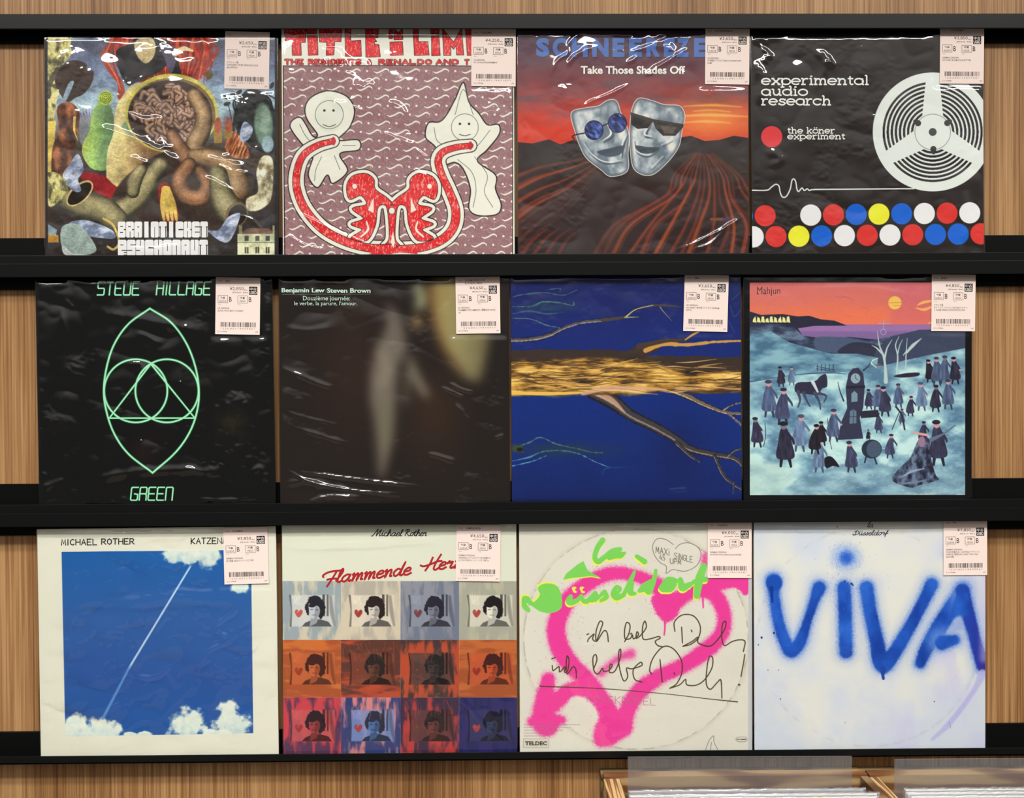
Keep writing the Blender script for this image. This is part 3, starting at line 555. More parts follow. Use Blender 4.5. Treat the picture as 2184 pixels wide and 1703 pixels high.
def art_sky(a):
    X, Y = a.X, a.Y
    a.img[:] = (222, 222, 204)
    sky = lambda x, y: grad([(200, (28, 92, 162)), (700, (48, 92, 156)), (1100, (44, 84, 152)), (1500, (34, 86, 156))], y + 160 * (fbm(x / 160, y / 120, 3) - .5))
    Q = [(217, 221), (1540, 207), (1558, 1490), (242, 1512)]
    a.poly(Q, sky)
    n = fbm(X / 75, Y / 75, 5, 5); n2 = fbm(X / 30, Y / 30, 8, 4)
    def cloud(cx, cy, rx, ry, p=1.):
        d = np.hypot((X - cx) / rx, (Y - cy) / ry) + (n - .5) * 1.1 + (n2 - .5) * .4
        a.wash(sstep(1.08, .72, d) * p, grad([(-1, (226, 232, 214)), (.2, (206, 220, 212)), (1.2, (166, 196, 202))], (Y - cy) / ry + (n2 - .5) * 2))
    cloud(1040, 230, 120, 60); cloud(1230, 240, 90, 110); cloud(1120, 250, 60, 80); cloud(1460, 470, 70, 60)
    cloud(320, 1470, 130, 110); cloud(480, 1480, 170, 100); cloud(1080, 1440, 130, 130); cloud(1400, 1420, 130, 150); cloud(1300, 1500, 100, 40); cloud(690, 1500, 60, 26); cloud(800, 1500, 50, 24)
    a.line([(1115, 325), (690, 1030)], [14, 15], (150, 190, 226), 6, .9, sm=False); a.line([(1110, 335), (700, 1010)], 4, (222, 234, 240), 4, .9, sm=False)
    a.line([(690, 1030), (505, 1385)], [15, 20], (96, 146, 202), 9, .85, sm=False)
    m = np.ones_like(X)
    for x0, y0, x1, y1 in ((0, 0, 217, 1800),): pass
    for P in ([(0, 0), (217, 0), (217, 221), (242, 1512), (242, 1900), (0, 1900)], [(1540, 0), (1900, 0), (1900, 1900), (1558, 1900), (1558, 1490), (1540, 207)], [(0, 0), (1900, 0), (1900, 203), (217, 221), (0, 223)], [(0, 1514), (242, 1512), (1558, 1490), (1900, 1485), (1900, 1900), (0, 1900)]):
        a.poly(P, (222, 222, 204), 2)
    a.line([(216, 220), (1541, 206)], 3, (240, 242, 236), 2, .7, sm=False)

def art_grid(a):
    """tinted grid of one generic dark-haired bust"""
    X, Y = a.X, a.Y
    a.img[:] = (216, 219, 200)
    xs = [30, 458, 882, 1300, 1730]; ys = [434, 853, 1264, 1690]
    bg = [[(150, 164, 168), (176, 170, 156), (112, 120, 138), (164, 164, 148)], [(166, 84, 48), (92, 56, 46), (72, 54, 52), (160, 82, 46)], [(84, 52, 82), (52, 62, 112), (60, 44, 66), (34, 38, 84)]]
    b2 = [[(206, 196, 174), (206, 196, 172), (140, 142, 152), (180, 178, 156)], [(198, 110, 54), (176, 74, 50), (178, 76, 50), (186, 104, 56)], [(196, 66, 76), (206, 130, 130), (178, 62, 60), (46, 42, 100)]]
    pan = [[(204, 206, 202), (216, 206, 188), (138, 144, 158), (208, 206, 188)], [(190, 100, 58), (120, 66, 50), (84, 60, 56), (186, 86, 50)], [(190, 86, 90), (120, 140, 190), (96, 56, 58), (52, 52, 96)]]
    hair = [[(38, 38, 46), (42, 32, 32), (40, 38, 50), (30, 26, 28)], [(66, 34, 28), (44, 36, 34), (38, 34, 36), (64, 30, 26)], [(40, 24, 32), (40, 42, 62), (44, 34, 36), (26, 26, 44)]]
    face = [[(190, 196, 204), (208, 202, 190), (120, 124, 138), (222, 220, 206)], [(192, 100, 58), (96, 62, 50), (66, 56, 54), (190, 80, 48)], [(150, 60, 66), (74, 108, 160), (104, 60, 58), (50, 60, 92)]]
    heart = [[(182, 90, 84), (150, 62, 54), (112, 66, 70), (162, 74, 66)], [(146, 58, 40), (118, 62, 46), (90, 58, 50), (140, 50, 38)], [(150, 52, 60), (156, 66, 70), (96, 60, 46), (150, 62, 64)]]
    for r in range(3):
        for c in range(4):
            x0, x1, y0, y1 = xs[c], xs[c + 1], ys[r], ys[r + 1]; q = r * 4 + c
            A_, B_ = np.array(bg[r][c], np.float32), np.array(b2[r][c], np.float32)
            def ground(x, y, q=q, A_=A_, B_=B_, r=r, c=c):
                n = fbm(x / 34, y / 130, q + 3) if (r != 1 or c in (2,)) else fbm(x / 150, y / 40, q + 3)
                t = sstep(.38, .68, n + .12 * np.sin(q * 2. + y / 130))[..., None]
                return A_ * (1 - t) + B_ * t
            a.rect(x0, y0, x1, y1, ground)
            ox, oy = x0 + 60 + (0 if c else 4), y0 + 100 - r * 6
            P = np.array(pan[r][c], float); H = hair[r][c]; F = np.array(face[r][c], float)
            a.rect(ox + 10, oy, ox + 320, oy + 224, tuple(P), 14, .85)
            a.line([(ox + 2, oy + 4), (ox + 12, oy + 110), (ox + 6, oy + 220)], [14, 8, 14], tuple(P * .45), 8, .8)
            for k in range(3): a.line([(ox + 20 + 24 * k, oy + 6), (ox + 54 + 14 * k, oy + 70)], 4, tuple(np.minimum(P * 1.15, 255)), 4, .6); a.line([(ox + 84 - 24 * k, oy + 6), (ox + 40 - 6 * k, oy + 60)], 4, tuple(np.minimum(P * 1.15, 255)), 4, .6)
            a.rect(ox + 232, oy - 4, ox + 250, oy + 150, tuple(P * .4), 6); a.rect(ox + 262, oy - 4, ox + 276, oy + 150, tuple(P * .5), 6); a.line([(ox + 290, oy + 10), (ox + 300, oy + 120), (ox + 318, oy + 215)], [20, 30, 16], tuple(P * .6), 14, .7)
            # heart
            hx, hy = ox + 64, oy + 130; hc = heart[r][c]
            a.poly([(hx, hy + 30), (hx - 26, hy), (hx - 24, hy - 22), (hx - 10, hy - 26), (hx, hy - 14), (hx + 12, hy - 26), (hx + 26, hy - 20), (hx + 26, hy)], hc, 5, sm=True); a.ell(hx - 8, hy - 10, 7, 6, tuple(min(v * 1.35, 255) for v in hc), 8, .8)
            # bust
            a.poly([(ox + 85, oy + 224), (ox + 110, oy + 196), (ox + 150, oy + 180), (ox + 215, oy + 172), (ox + 275, oy + 190), (ox + 300, oy + 224)], tuple(F * .45), 6)
            a.poly([(ox + 140, oy + 224), (ox + 150, oy + 165), (ox + 205, oy + 165), (ox + 190, oy + 200)], tuple(F * .8), 6)
            a.poly([(ox + 118, oy + 60), (ox + 145, oy + 14), (ox + 190, oy + 6), (ox + 235, oy + 36), (ox + 252, oy + 90), (ox + 246, oy + 140), (ox + 216, oy + 168), (ox + 190, oy + 130), (ox + 140, oy + 60), (ox + 136, oy + 140), (ox + 116, oy + 120), (ox + 108, oy + 90)], H, 7, sm=True, jit=(16, 14))
            a.poly([(ox + 136, oy + 84), (ox + 160, oy + 68), (ox + 200, oy + 76), (ox + 214, oy + 110), (ox + 202, oy + 150), (ox + 170, oy + 166), (ox + 144, oy + 145)], tuple(F), 6, sm=True)
            a.poly([(ox + 185, oy + 80), (ox + 214, oy + 110), (ox + 202, oy + 150), (ox + 176, oy + 166)], tuple(F * .72), 14, .8, sm=True)
            a.poly([(ox + 134, oy + 80), (ox + 150, oy + 58), (ox + 205, oy + 60), (ox + 212, oy + 84), (ox + 190, oy + 76), (ox + 165, oy + 88)], H, 6, sm=True)
            a.line([(ox + 148, oy + 104), (ox + 164, oy + 102)], 6, tuple(F * .4), 4, .8); a.line([(ox + 184, oy + 104), (ox + 200, oy + 106)], 6, tuple(F * .4), 4, .8); a.line([(ox + 160, oy + 142), (ox + 188, oy + 142)], 6, tuple(F * .55), 4, .8)
            if r > 0 and c in (1, 2) or (r == 2 and c == 3):
                rs = R_(q); 
                for k in range(16):
                    x = x0 + 10 + rs.rand() * (x1 - x0 - 30); y = y0 + 10 + rs.rand() * 70; v = rs.rand()
                    a.line([(x, y), (x + 20 * rs.randn(), y + 40 + 60 * v)], [3, 10, 2], tuple(B_), 5, .7)
    a.rect(0, 1668, 1800, 1800, (30, 26, 40), 4, .5)

def art_spray(a):
    X, Y = a.X, a.Y
    a.img[:] = grad([(0, (218, 217, 202)), (1, (212, 209, 196))], fbm(X / 300, Y / 300, 2))
    # worn ring of the disc inside
    n = fbm(X / 50, Y / 50, 9)
    d = np.abs(np.hypot((X - 890) / 800, (Y - 865) / 785) - 1)
    a.wash(np.exp(-(d / .006) ** 2) * sstep(.35, .7, n), (150, 142, 124), .7)
    a.wash(sstep(.05, .0, d) * (np.hypot((X - 890) / 800, (Y - 865) / 785) > 1), (198, 194, 178), .5)
    pk = (226, 62, 150)
    J = (26, 9)
    def sp(P, w, c=pk, soft=26, a_=1.): 
        a.line(P, [v + 16 for v in w] if not np.isscalar(w) else w + 16, c, soft + 26, .55 * a_, jit=(44, 6)); a.line(P, w, c, soft, a_, jit=J)
    heart = [(1110, 620), (1060, 500), (960, 440), (830, 400), (700, 400), (560, 460), (430, 560), (350, 680), (320, 800), (350, 930), (430, 1050), (540, 1160), (640, 1290), (730, 1420), (790, 1490)]
    sp(heart, [150, 110, 80, 80, 90, 100, 110, 120, 125, 125, 120, 115, 110, 110, 110])
    sp([(1110, 640), (1190, 580), (1280, 530), (1400, 520), (1480, 590), (1520, 720), (1490, 840), (1380, 950), (1230, 1050), (1080, 1120), (940, 1210), (860, 1310), (820, 1400), (800, 1490)], [120, 110, 90, 100, 100, 95, 100, 110, 100, 100, 110, 110, 110, 110])
    a.poly([(1010, 560), (1200, 560), (1190, 680), (1140, 735), (1090, 740), (1030, 670)], pk, 24, sm=True, jit=J)
    sp([(1400, 490), (1560, 450), (1680, 450)], [120, 70, 40]); a.poly([(1420, 440), (1700, 430), (1700, 520), (1660, 550), (1600, 500), (1500, 500)], pk, 20, sm=True, jit=J)
    sp([(1380, 270), (1380, 320)], [30, 40], soft=40, a_=.8)
    a.line([(1093, 700), (1095, 780), (1090, 835)], [18, 12, 10], pk, 5); a.line([(1365, 560), (1368, 640)], [14, 10], pk, 5)
    sp([(265, 1150), (240, 1280), (230, 1400), (250, 1470)], [90, 120, 150, 170]); sp([(150, 1450), (260, 1450), (360, 1440)], [60, 110, 50]); sp([(300, 1330), (420, 1230), (540, 1230), (640, 1330), (680, 1460), (680, 1540)], [110, 100, 120, 130, 150, 170]); sp([(640, 1580), (720, 1540), (800, 1500)], [90, 120, 110])
    a.poly([(420, 1290), (520, 1280), (600, 1350), (620, 1440), (560, 1470), (460, 1420)], (214, 211, 198), 30, sm=True, jit=J)
    sp([(640, 1110), (720, 1030), (800, 985), (850, 970)], [40, 30, 40, 60], soft=50, a_=.75)
    rs = R_(2)
    for k in range(260):
        t = heart[rs.randint(len(heart))]; a.ell(t[0] + 100 * rs.randn(), t[1] + 90 * rs.randn(), 3, 3, pk, 3, .5)
    a.rect(1690, 0, 1800, 1800, (190, 192, 192), 5)
    a.rect(85, 1572, 270, 1640, (176, 172, 156), 3); a.rect(89, 1576, 266, 1636, (206, 203, 190), 2)
    for k in range(5): a.rect(90, 1470 + 20 * k, 490 - 60 * k, 1478 + 20 * k, (150, 120, 130), 4, .35)
    a.line([(1615, 1565), (1670, 1565), (1682, 1580), (1670, 1595), (1615, 1595), (1602, 1580)], 3, (110, 104, 90), closed=True); a.line([(1610, 1580), (1630, 1580)], 8, (120, 114, 100)); a.line([(1640, 1581), (1672, 1580)], 8, (96, 90, 78))
    a.grain(3, 5, 3)

def art_viva(a):
    X, Y = a.X, a.Y
    n = fbm(X / 260, Y / 260, 4)
    a.img[:] = grad([(.3, (203, 211, 221)), (.55, (214, 217, 216)), (.75, (219, 220, 211))], n + .25 - .5 * np.hypot((X - 880) / 1100, (Y - 700) / 1150) ** 2)
    a.wash(sstep(.5, .8, fbm(X / 150, Y / 300, 8)) * sstep(1200, 1700, X + Y * .3), (196, 196, 226), .6)
    # faint ring wear
    d = np.abs(np.hypot((X - 880) / 790, (Y - 850) / 780) - 1); a.wash(np.exp(-(d / .012) ** 2) * sstep(.4, .7, fbm(X / 60, Y / 60, 12)), (188, 192, 200), .6)
    bl = lambda x, y: grad([(.2, (18, 62, 156)), (.5, (30, 84, 184)), (.8, (44, 104, 204))], fbm(x / 130, y / 160, 5) + (700 - y) / 5000)
    halo = (150, 172, 220)
    def sp(P, w, c=bl, hz=1.):
        W = np.asarray(w, float); a.line(P, list(W + 80), halo, 130, .55 * hz, jit=(30, 7)); a.line(P, list(W + 22), (70, 116, 200), 60, .8, jit=(34, 6)); a.line(P, list(W), c, 20, 1, jit=(14, 8))
    sp([(200, 450), (205, 560), (240, 760), (290, 900), (330, 945), (390, 880), (440, 740), (490, 590), (525, 500)], [100, 70, 74, 84, 96, 80, 56, 62, 90])
    a.ell(205, 465, 58, 56, (22, 78, 176), 18); a.line([(185, 500), (192, 600)], [30, 14], (16, 54, 140), 8)
    sp([(703, 500), (710, 720), (715, 955)], [92, 90, 90])
    a.ell(718, 285, 90, 84, (110, 150, 222), 120, .7, jit=(60, 6)); a.ell(718, 285, 44, 42, (44, 96, 200), 60, 1, jit=(26, 6))
    sp([(862, 500), (890, 680), (935, 880), (975, 1040), (1060, 960), (1180, 760), (1270, 590), (1325, 475)], [92, 88, 96, 110, 92, 80, 78, 86])
    a.poly([(900, 940), (1010, 960), (1100, 960), (1030, 1080), (975, 1112), (920, 1050)], bl, 26, sm=True)
    a.line([(980, 1080), (978, 1120), (982, 1145)], [40, 22, 20], (26, 70, 160), 5)
    sp([(1545, 515), (1470, 640), (1380, 780), (1290, 930), (1245, 1035)], [90, 110, 110, 90, 70]); sp([(1545, 520), (1590, 700), (1640, 880), (1690, 1050)], [96, 90, 80, 90], lambda x, y: grad([(1500, (28, 76, 172)), (1640, (36, 56, 160)), (1720, (58, 40, 140))], x + 0 * y)); sp([(1400, 890), (1490, 870)], [100, 66])
    a.poly([(1500, 560), (1580, 540), (1600, 680), (1520, 700), (1460, 700)], bl, 30, sm=True)
    a.poly([(1520, 715), (1550, 790), (1490, 810), (1455, 815)], (150, 170, 214), 40, .9, sm=True)
    a.line([(1690, 1110), (1640, 1210), (1560, 1330), (1440, 1480), (1330, 1580)], [60, 36, 34, 40, 20], (176, 176, 220), 20, .85)
    a.line([(1450, 1450), (1462, 1500)], 5, (150, 150, 200)); a.line([(1700, 420), (1700, 1000)], 60, (190, 190, 226), 60, .5)
    rs = R_(3)
    for x, y, r in ((115, 853, 7), (92, 905, 4), (248, 1290, 4), (653, 66, 4), (235, 1085, 3), (160, 1085, 3), (1345, 1310, 4), (710, 1460, 2), (755, 470, 7), (707, 453, 6), (203, 820, 7), (765, 480, 5)): a.ell(x, y, r, r * 1.2, (24, 36, 80), 2)
    for k in range(160): a.ell(718 + 110 * rs.randn(), 420 + 130 * rs.randn(), 2.5, 2.5, (90, 130, 210), 3, .6)
    a.line([(370, 50), (372, 105), (480, 110)], 4, (186, 190, 190), 3, .7)
# ---------------------------------------------------------------- hand lettering: strokes in a unit box (y down)
GL = {
 'A': [[(0, 1), (.5, 0), (1, 1)], [(.2, .64), (.8, .64)]], 'B': [[(0, 1), (0, 0), (.75, .04), (.85, .25), (.7, .46), (0, .48)], [(.7, .48), (1, .68), (.9, .95), (0, 1)]],
 'C': [[(.95, .15), (.6, 0), (.15, .2), (0, .5), (.15, .82), (.6, 1), (.95, .85)]], 'D': [[(0, 0), (0, 1), (.6, .95), (.95, .7), (.95, .3), (.6, .03), (0, 0)]],
 'E': [[(.95, 0), (0, 0), (0, 1), (1, 1)], [(0, .5), (.75, .5)]], 'G': [[(.95, .15), (.6, 0), (.15, .2), (0, .5), (.15, .85), (.6, 1), (.95, .85), (.95, .55), (.55, .55)]],
 'H': [[(0, 0), (0, 1)], [(1, 0), (1, 1)], [(0, .5), (1, .5)]], 'I': [[(.5, 0), (.5, 1)]], 'K': [[(0, 0), (0, 1)], [(.9, 0), (.05, .55), (1, 1)]], 'L': [[(0, 0), (0, 1), (.9, 1)]],
 'M': [[(0, 1), (.12, 0), (.5, .75), (.88, 0), (1, 1)]], 'N': [[(0, 1), (0, 0), (1, 1), (1, 0)]], 'O': [[(.5, 0), (.1, .2), (0, .5), (.1, .82), (.5, 1), (.9, .82), (1, .5), (.9, .2), (.5, 0)]],
 'P': [[(0, 1), (0, 0), (.8, .05), (.95, .28), (.8, .52), (0, .55)]], 'R': [[(0, 1), (0, 0), (.75, .04), (.9, .25), (.7, .5), (0, .54), (.35, .54), (1, 1)]], 'S': [[(.95, .1), (.5, 0), (.08, .15), (.15, .42), (.8, .56), (.95, .8), (.5, 1), (0, .88)]],
 'T': [[(0, 0), (1, 0)], [(.5, 0), (.5, 1)]], 'U': [[(0, 0), (0, .75), (.25, 1), (.75, 1), (1, .75), (1, 0)]], 'X': [[(0, 0), (1, 1)], [(1, 0), (0, 1)]], 'Y': [[(0, 0), (.5, .5), (1, 0)], [(.5, .5), (.5, 1)]], 'Z': [[(0, 0), (1, 0), (0, 1), (1, 1)]],
 '4': [[(.6, 0), (0, .65), (1, .65)], [(.75, .4), (.75, 1)]], '5': [[(.9, 0), (.15, 0), (.1, .45), (.7, .45), (.95, .7), (.6, 1), (0, .92)]], '&': [[(.95, 1), (.2, .3), (.4, 0), (.65, .2), (.1, .7), (.4, 1), (.9, .6)]], 'i': [[(.5, .3), (.5, 1)], [(.5, 0), (.5, .06)]], ' ': []}
GL['Ö'] = GL['O'] + [[(.25, -.22), (.25, -.15)], [(.7, -.22), (.7, -.15)]]
SEG = {'S': [[(1, 0), (.12, 0), (0, .08), (0, .42), (.1, .5), (.9, .5), (1, .58), (1, .92), (.88, 1), (0, 1)]], 'T': [[(0, 0), (1, 0)], [(.5, 0), (.5, 1)]], 'E': [[(1, 0), (.12, 0), (0, .08), (0, .92), (.12, 1), (1, 1)], [(0, .5), (.85, .5)]],
 'U': [[(0, 0), (0, .92), (.12, 1), (.88, 1), (1, .92), (1, 0)]], 'H': [[(0, 0), (0, 1)], [(1, 0), (1, 1)], [(0, .5), (1, .5)]], 'I': [[(.5, 0), (.5, 1)]], 'L': [[(0, 0), (0, .92), (.12, 1), (1, 1)]],
 'A': [[(0, 1), (0, .08), (.12, 0), (.88, 0), (1, .08), (1, 1)], [(0, .5), (1, .5)]], 'G': [[(1, 0), (.12, 0), (0, .08), (0, .92), (.12, 1), (.88, 1), (1, .92), (1, .55), (.5, .5)]], 'n': [[(0, 1), (0, .08), (.12, 0), (.88, 0), (1, .08), (1, 1)]], 'r': [[(0, 1), (0, .08), (.12, 0), (.88, 0), (1, .08), (1, .4), (.9, .5), (0, .5)], [(.75, .5), (1, .6), (1, 1)]], ' ': []}
CU = {  # cursive, y up, x-height 1: (strokes, advance)
 'a': ([[(.75, .85), (.5, 1), (.15, .7), (.1, .25), (.35, 0), (.65, .35), (.78, .95), (.72, .3), (.85, 0), (1, .15)]], .95), 'c': ([[(.7, .8), (.45, 1), (.12, .6), (.2, .1), (.5, 0), (.8, .2)]], .75),
 'd': ([[(.7, .85), (.4, 1), (.1, .5), (.3, 0), (.65, .35), (.95, 1.9), (.75, .3), (.9, 0), (1.05, .15)]], 1.), 'e': ([[(.1, .45), (.6, .6), (.65, .9), (.4, 1), (.12, .6), (.2, .1), (.5, 0), (.85, .25)]], .78),
 'f': ([[(0, .1), (.45, 1.4), (.45, 1.85), (.28, 1.5), (.2, .3), (.1, -.7)], [(.0, .6), (.6, .65)]], .6), 'h': ([[(0, .1), (.4, 1.4), (.35, 1.9), (.2, 1.5), (.15, 0), (.3, .7), (.6, 1), (.7, .6), (.7, .1), (.9, .1)]], .88), 'i': ([[(.1, .6), (.25, 1), (.2, .3), (.35, 0), (.55, .2)], [(.3, 1.4), (.34, 1.48)]], .52),
 'l': ([[(0, .2), (.4, 1.4), (.35, 1.9), (.18, 1.5), (.15, .3), (.3, 0), (.5, .15)]], .48), 'm': ([[(.05, .8), (.2, 1), (.2, 0), (.35, .7), (.55, 1), (.62, .7), (.6, 0), (.75, .7), (.95, 1), (1.02, .7), (1., .1), (1.2, .1)]], 1.2),
 'n': ([[(.05, .8), (.2, 1), (.2, 0), (.35, .7), (.6, 1), (.68, .7), (.66, .1), (.85, .1)]], .86), 'o': ([[(.5, 1), (.15, .7), (.15, .25), (.4, 0), (.7, .3), (.7, .75), (.5, 1), (.9, .85)]], .85), 'r': ([[(.05, .7), (.25, 1.05), (.3, .8), (.6, .9), (.5, .2), (.65, 0), (.8, .15)]], .78),
 's': ([[(0, .2), (.45, 1), (.5, .6), (.55, .2), (.3, 0), (.05, .15)]], .62), 't': ([[(.1, .4), (.32, 1.6), (.2, .3), (.35, 0), (.6, .2)], [(.0, 1.05), (.55, 1.1)]], .56), 'u': ([[(.05, .8), (.15, 1), (.12, .3), (.3, 0), (.6, .4), (.68, 1), (.66, .2), (.8, 0), (.95, .15)]], .92), 'z': ([[(.1, .9), (.6, .95), (.1, .05), (.75, .1)]], .8),
 'M': ([[(-.5, 0), (-.2, .05), (.35, 1.5), (.55, 1.9), (.55, .1), (.7, .5), (1.25, 1.9), (1.15, .3), (1.3, 0), (1.5, .2)]], 1.5), 'R': ([[(.1, 1.4), (.25, 1.8), (.8, 1.85), (1., 1.5), (.7, 1.05), (.4, .95), (.75, .5), (1.1, 0), (1.4, .15)], [(.6, 1.8), (.4, .9), (.25, 0)]], 1.35),
 'D': ([[(.0, .5), (-.15, .2), (.1, 0), (.5, .1), (1., .5), (1.1, 1.1), (.8, 1.6), (.3, 1.5), (.15, 1.2), (.4, 1.1)], [(.55, 1.4), (.45, .6), (.35, .05)]], 1.2), 'H': ([[(-.6, .9), (-.2, .7), (.5, .9), (1.1, 1.2), (1.6, 1.2)], [(.5, 1.9), (.4, 1), (.1, 0)], [(1.3, 2.2), (1., 1.), (.95, .2), (1.2, 0), (1.5, .3)]], 1.4),
 'F': ([[(-.4, .9), (-.5, 1.25), (-.1, 1.6), (.5, 1.7), (1.1, 1.7)], [(.75, 1.65), (.5, .6), (.2, -.5)], [(0, .55), (.5, .6), (1., .55)]], .95), ' ': ([], .5)}
CU['ü'] = (CU['u'][0] + [[(.2, 1.4), (.24, 1.48)], [(.6, 1.4), (.64, 1.48)]], .92)

def hand(text, x0, y0, x1, y1, font=GL, gap=.35, narrow='Ii', nw=.35, sp=.7, slope=0., slant=0.):
    """strokes of capital hand lettering fitted into a box; slope tilts the baseline, slant leans the letters"""
    adv = [(nw if c in narrow else sp if c == ' ' else 1.) for c in text]
    W = sum(adv) + gap * (len(text) - 1); k = (x1 - x0) / W; x = x0; out = []
    for c, w in zip(text, adv):
        for st in font[c]:
            P = [(x + (.5 * w + (px - .5) * (1. if w == 1. else 0.) if w != 1. else px) * k, py) for px, py in st]
            out.append([(px + slant * (1 - py) * (y1 - y0), y0 + py * (y1 - y0) + slope * (px - x0)) for px, py in P])
        x += (w + gap) * k
    return out

def cursive(text, x0, yb, xh, x1=None, slope=0., slant=.25, tight=1.):
    W = sum(CU[c][1] for c in text) * tight; kx = xh if x1 is None else (x1 - x0) / W; x = 0; out = []
    for c in text:
        for st in CU[c][0]:
            out.append([(x0 + (x + px) * kx + slant * py * xh, yb - py * xh + slope * (x + px) * kx) for px, py in st])
        x += CU[c][1] * tight
    return out
# ---------------------------------------------------------------- printed writing that belongs to the picture layer
def limbo_writing(a):
    ink = (30, 22, 24); red = lambda x, y: grad([(.3, (208, 42, 48)), (.62, (224, 54, 56)), (.74, (238, 130, 122))], fbm(x / 6, y / 14, 8, 2))
    z = lambda P: [(20 + .633 * x, 33.4 + .633 * y) for x, y in P]
    T = [[(55, 5), (300, 5), (290, 160), (240, 160), (245, 305), (150, 305), (145, 165), (75, 165)], [(310, 5), (415, 5), (415, 60), (315, 62)], [(320, 90), (425, 80), (432, 300), (330, 305)],
         [(455, 5), (700, 5), (690, 150), (620, 150), (610, 300), (530, 305), (535, 160), (455, 155)], [(740, 5), (800, 5), (800, 150), (912, 140), (920, 315), (745, 315)],
         [(970, 5), (1110, 5), (1105, 105), (1062, 108), (1075, 130), (1090, 150), (1065, 152), (1065, 185), (1115, 190), (1132, 320), (975, 325)], [(1235, 10), (1270, 10), (1268, 118), (1235, 118)], [(1290, 10), (1340, 60), (1380, 10), (1385, 125), (1290, 130)],
         [(1245, 160), (1380, 155), (1390, 300), (1250, 305)], [(1505, 10), (1558, 10), (1558, 155), (1665, 155), (1680, 300), (1520, 305)], [(1705, 5), (1790, 5), (1790, 60), (1705, 62)], [(1712, 88), (1790, 85), (1805, 305), (1715, 308)],
         [(1835, 10), (1958, 160), (2045, 10), (2070, 300), (1995, 300), (1988, 185), (1958, 235), (1925, 195), (1925, 305), (1850, 305)], [(2095, 5), (2200, 5), (2190, 305), (2115, 305)]]
    for P in T: a.poly(z(P), ink, grow=4); a.poly(z(P), red)
    for txt, x0, x1 in (('THE', 54, 195), ('RESIDENTS', 222, 606), ('&', 640, 680), ('RENALDO', 722, 1108), ('AND', 1130, 1300), ('T', 1335, 1375)):
        S = hand(txt, x0 + 8, 260, x1 - 8, 290, gap=.45, nw=.4)
        for P in S: a.line(P, 16, ink, sm=False)
        for P in S: a.line(P, 10, red, sm=False)

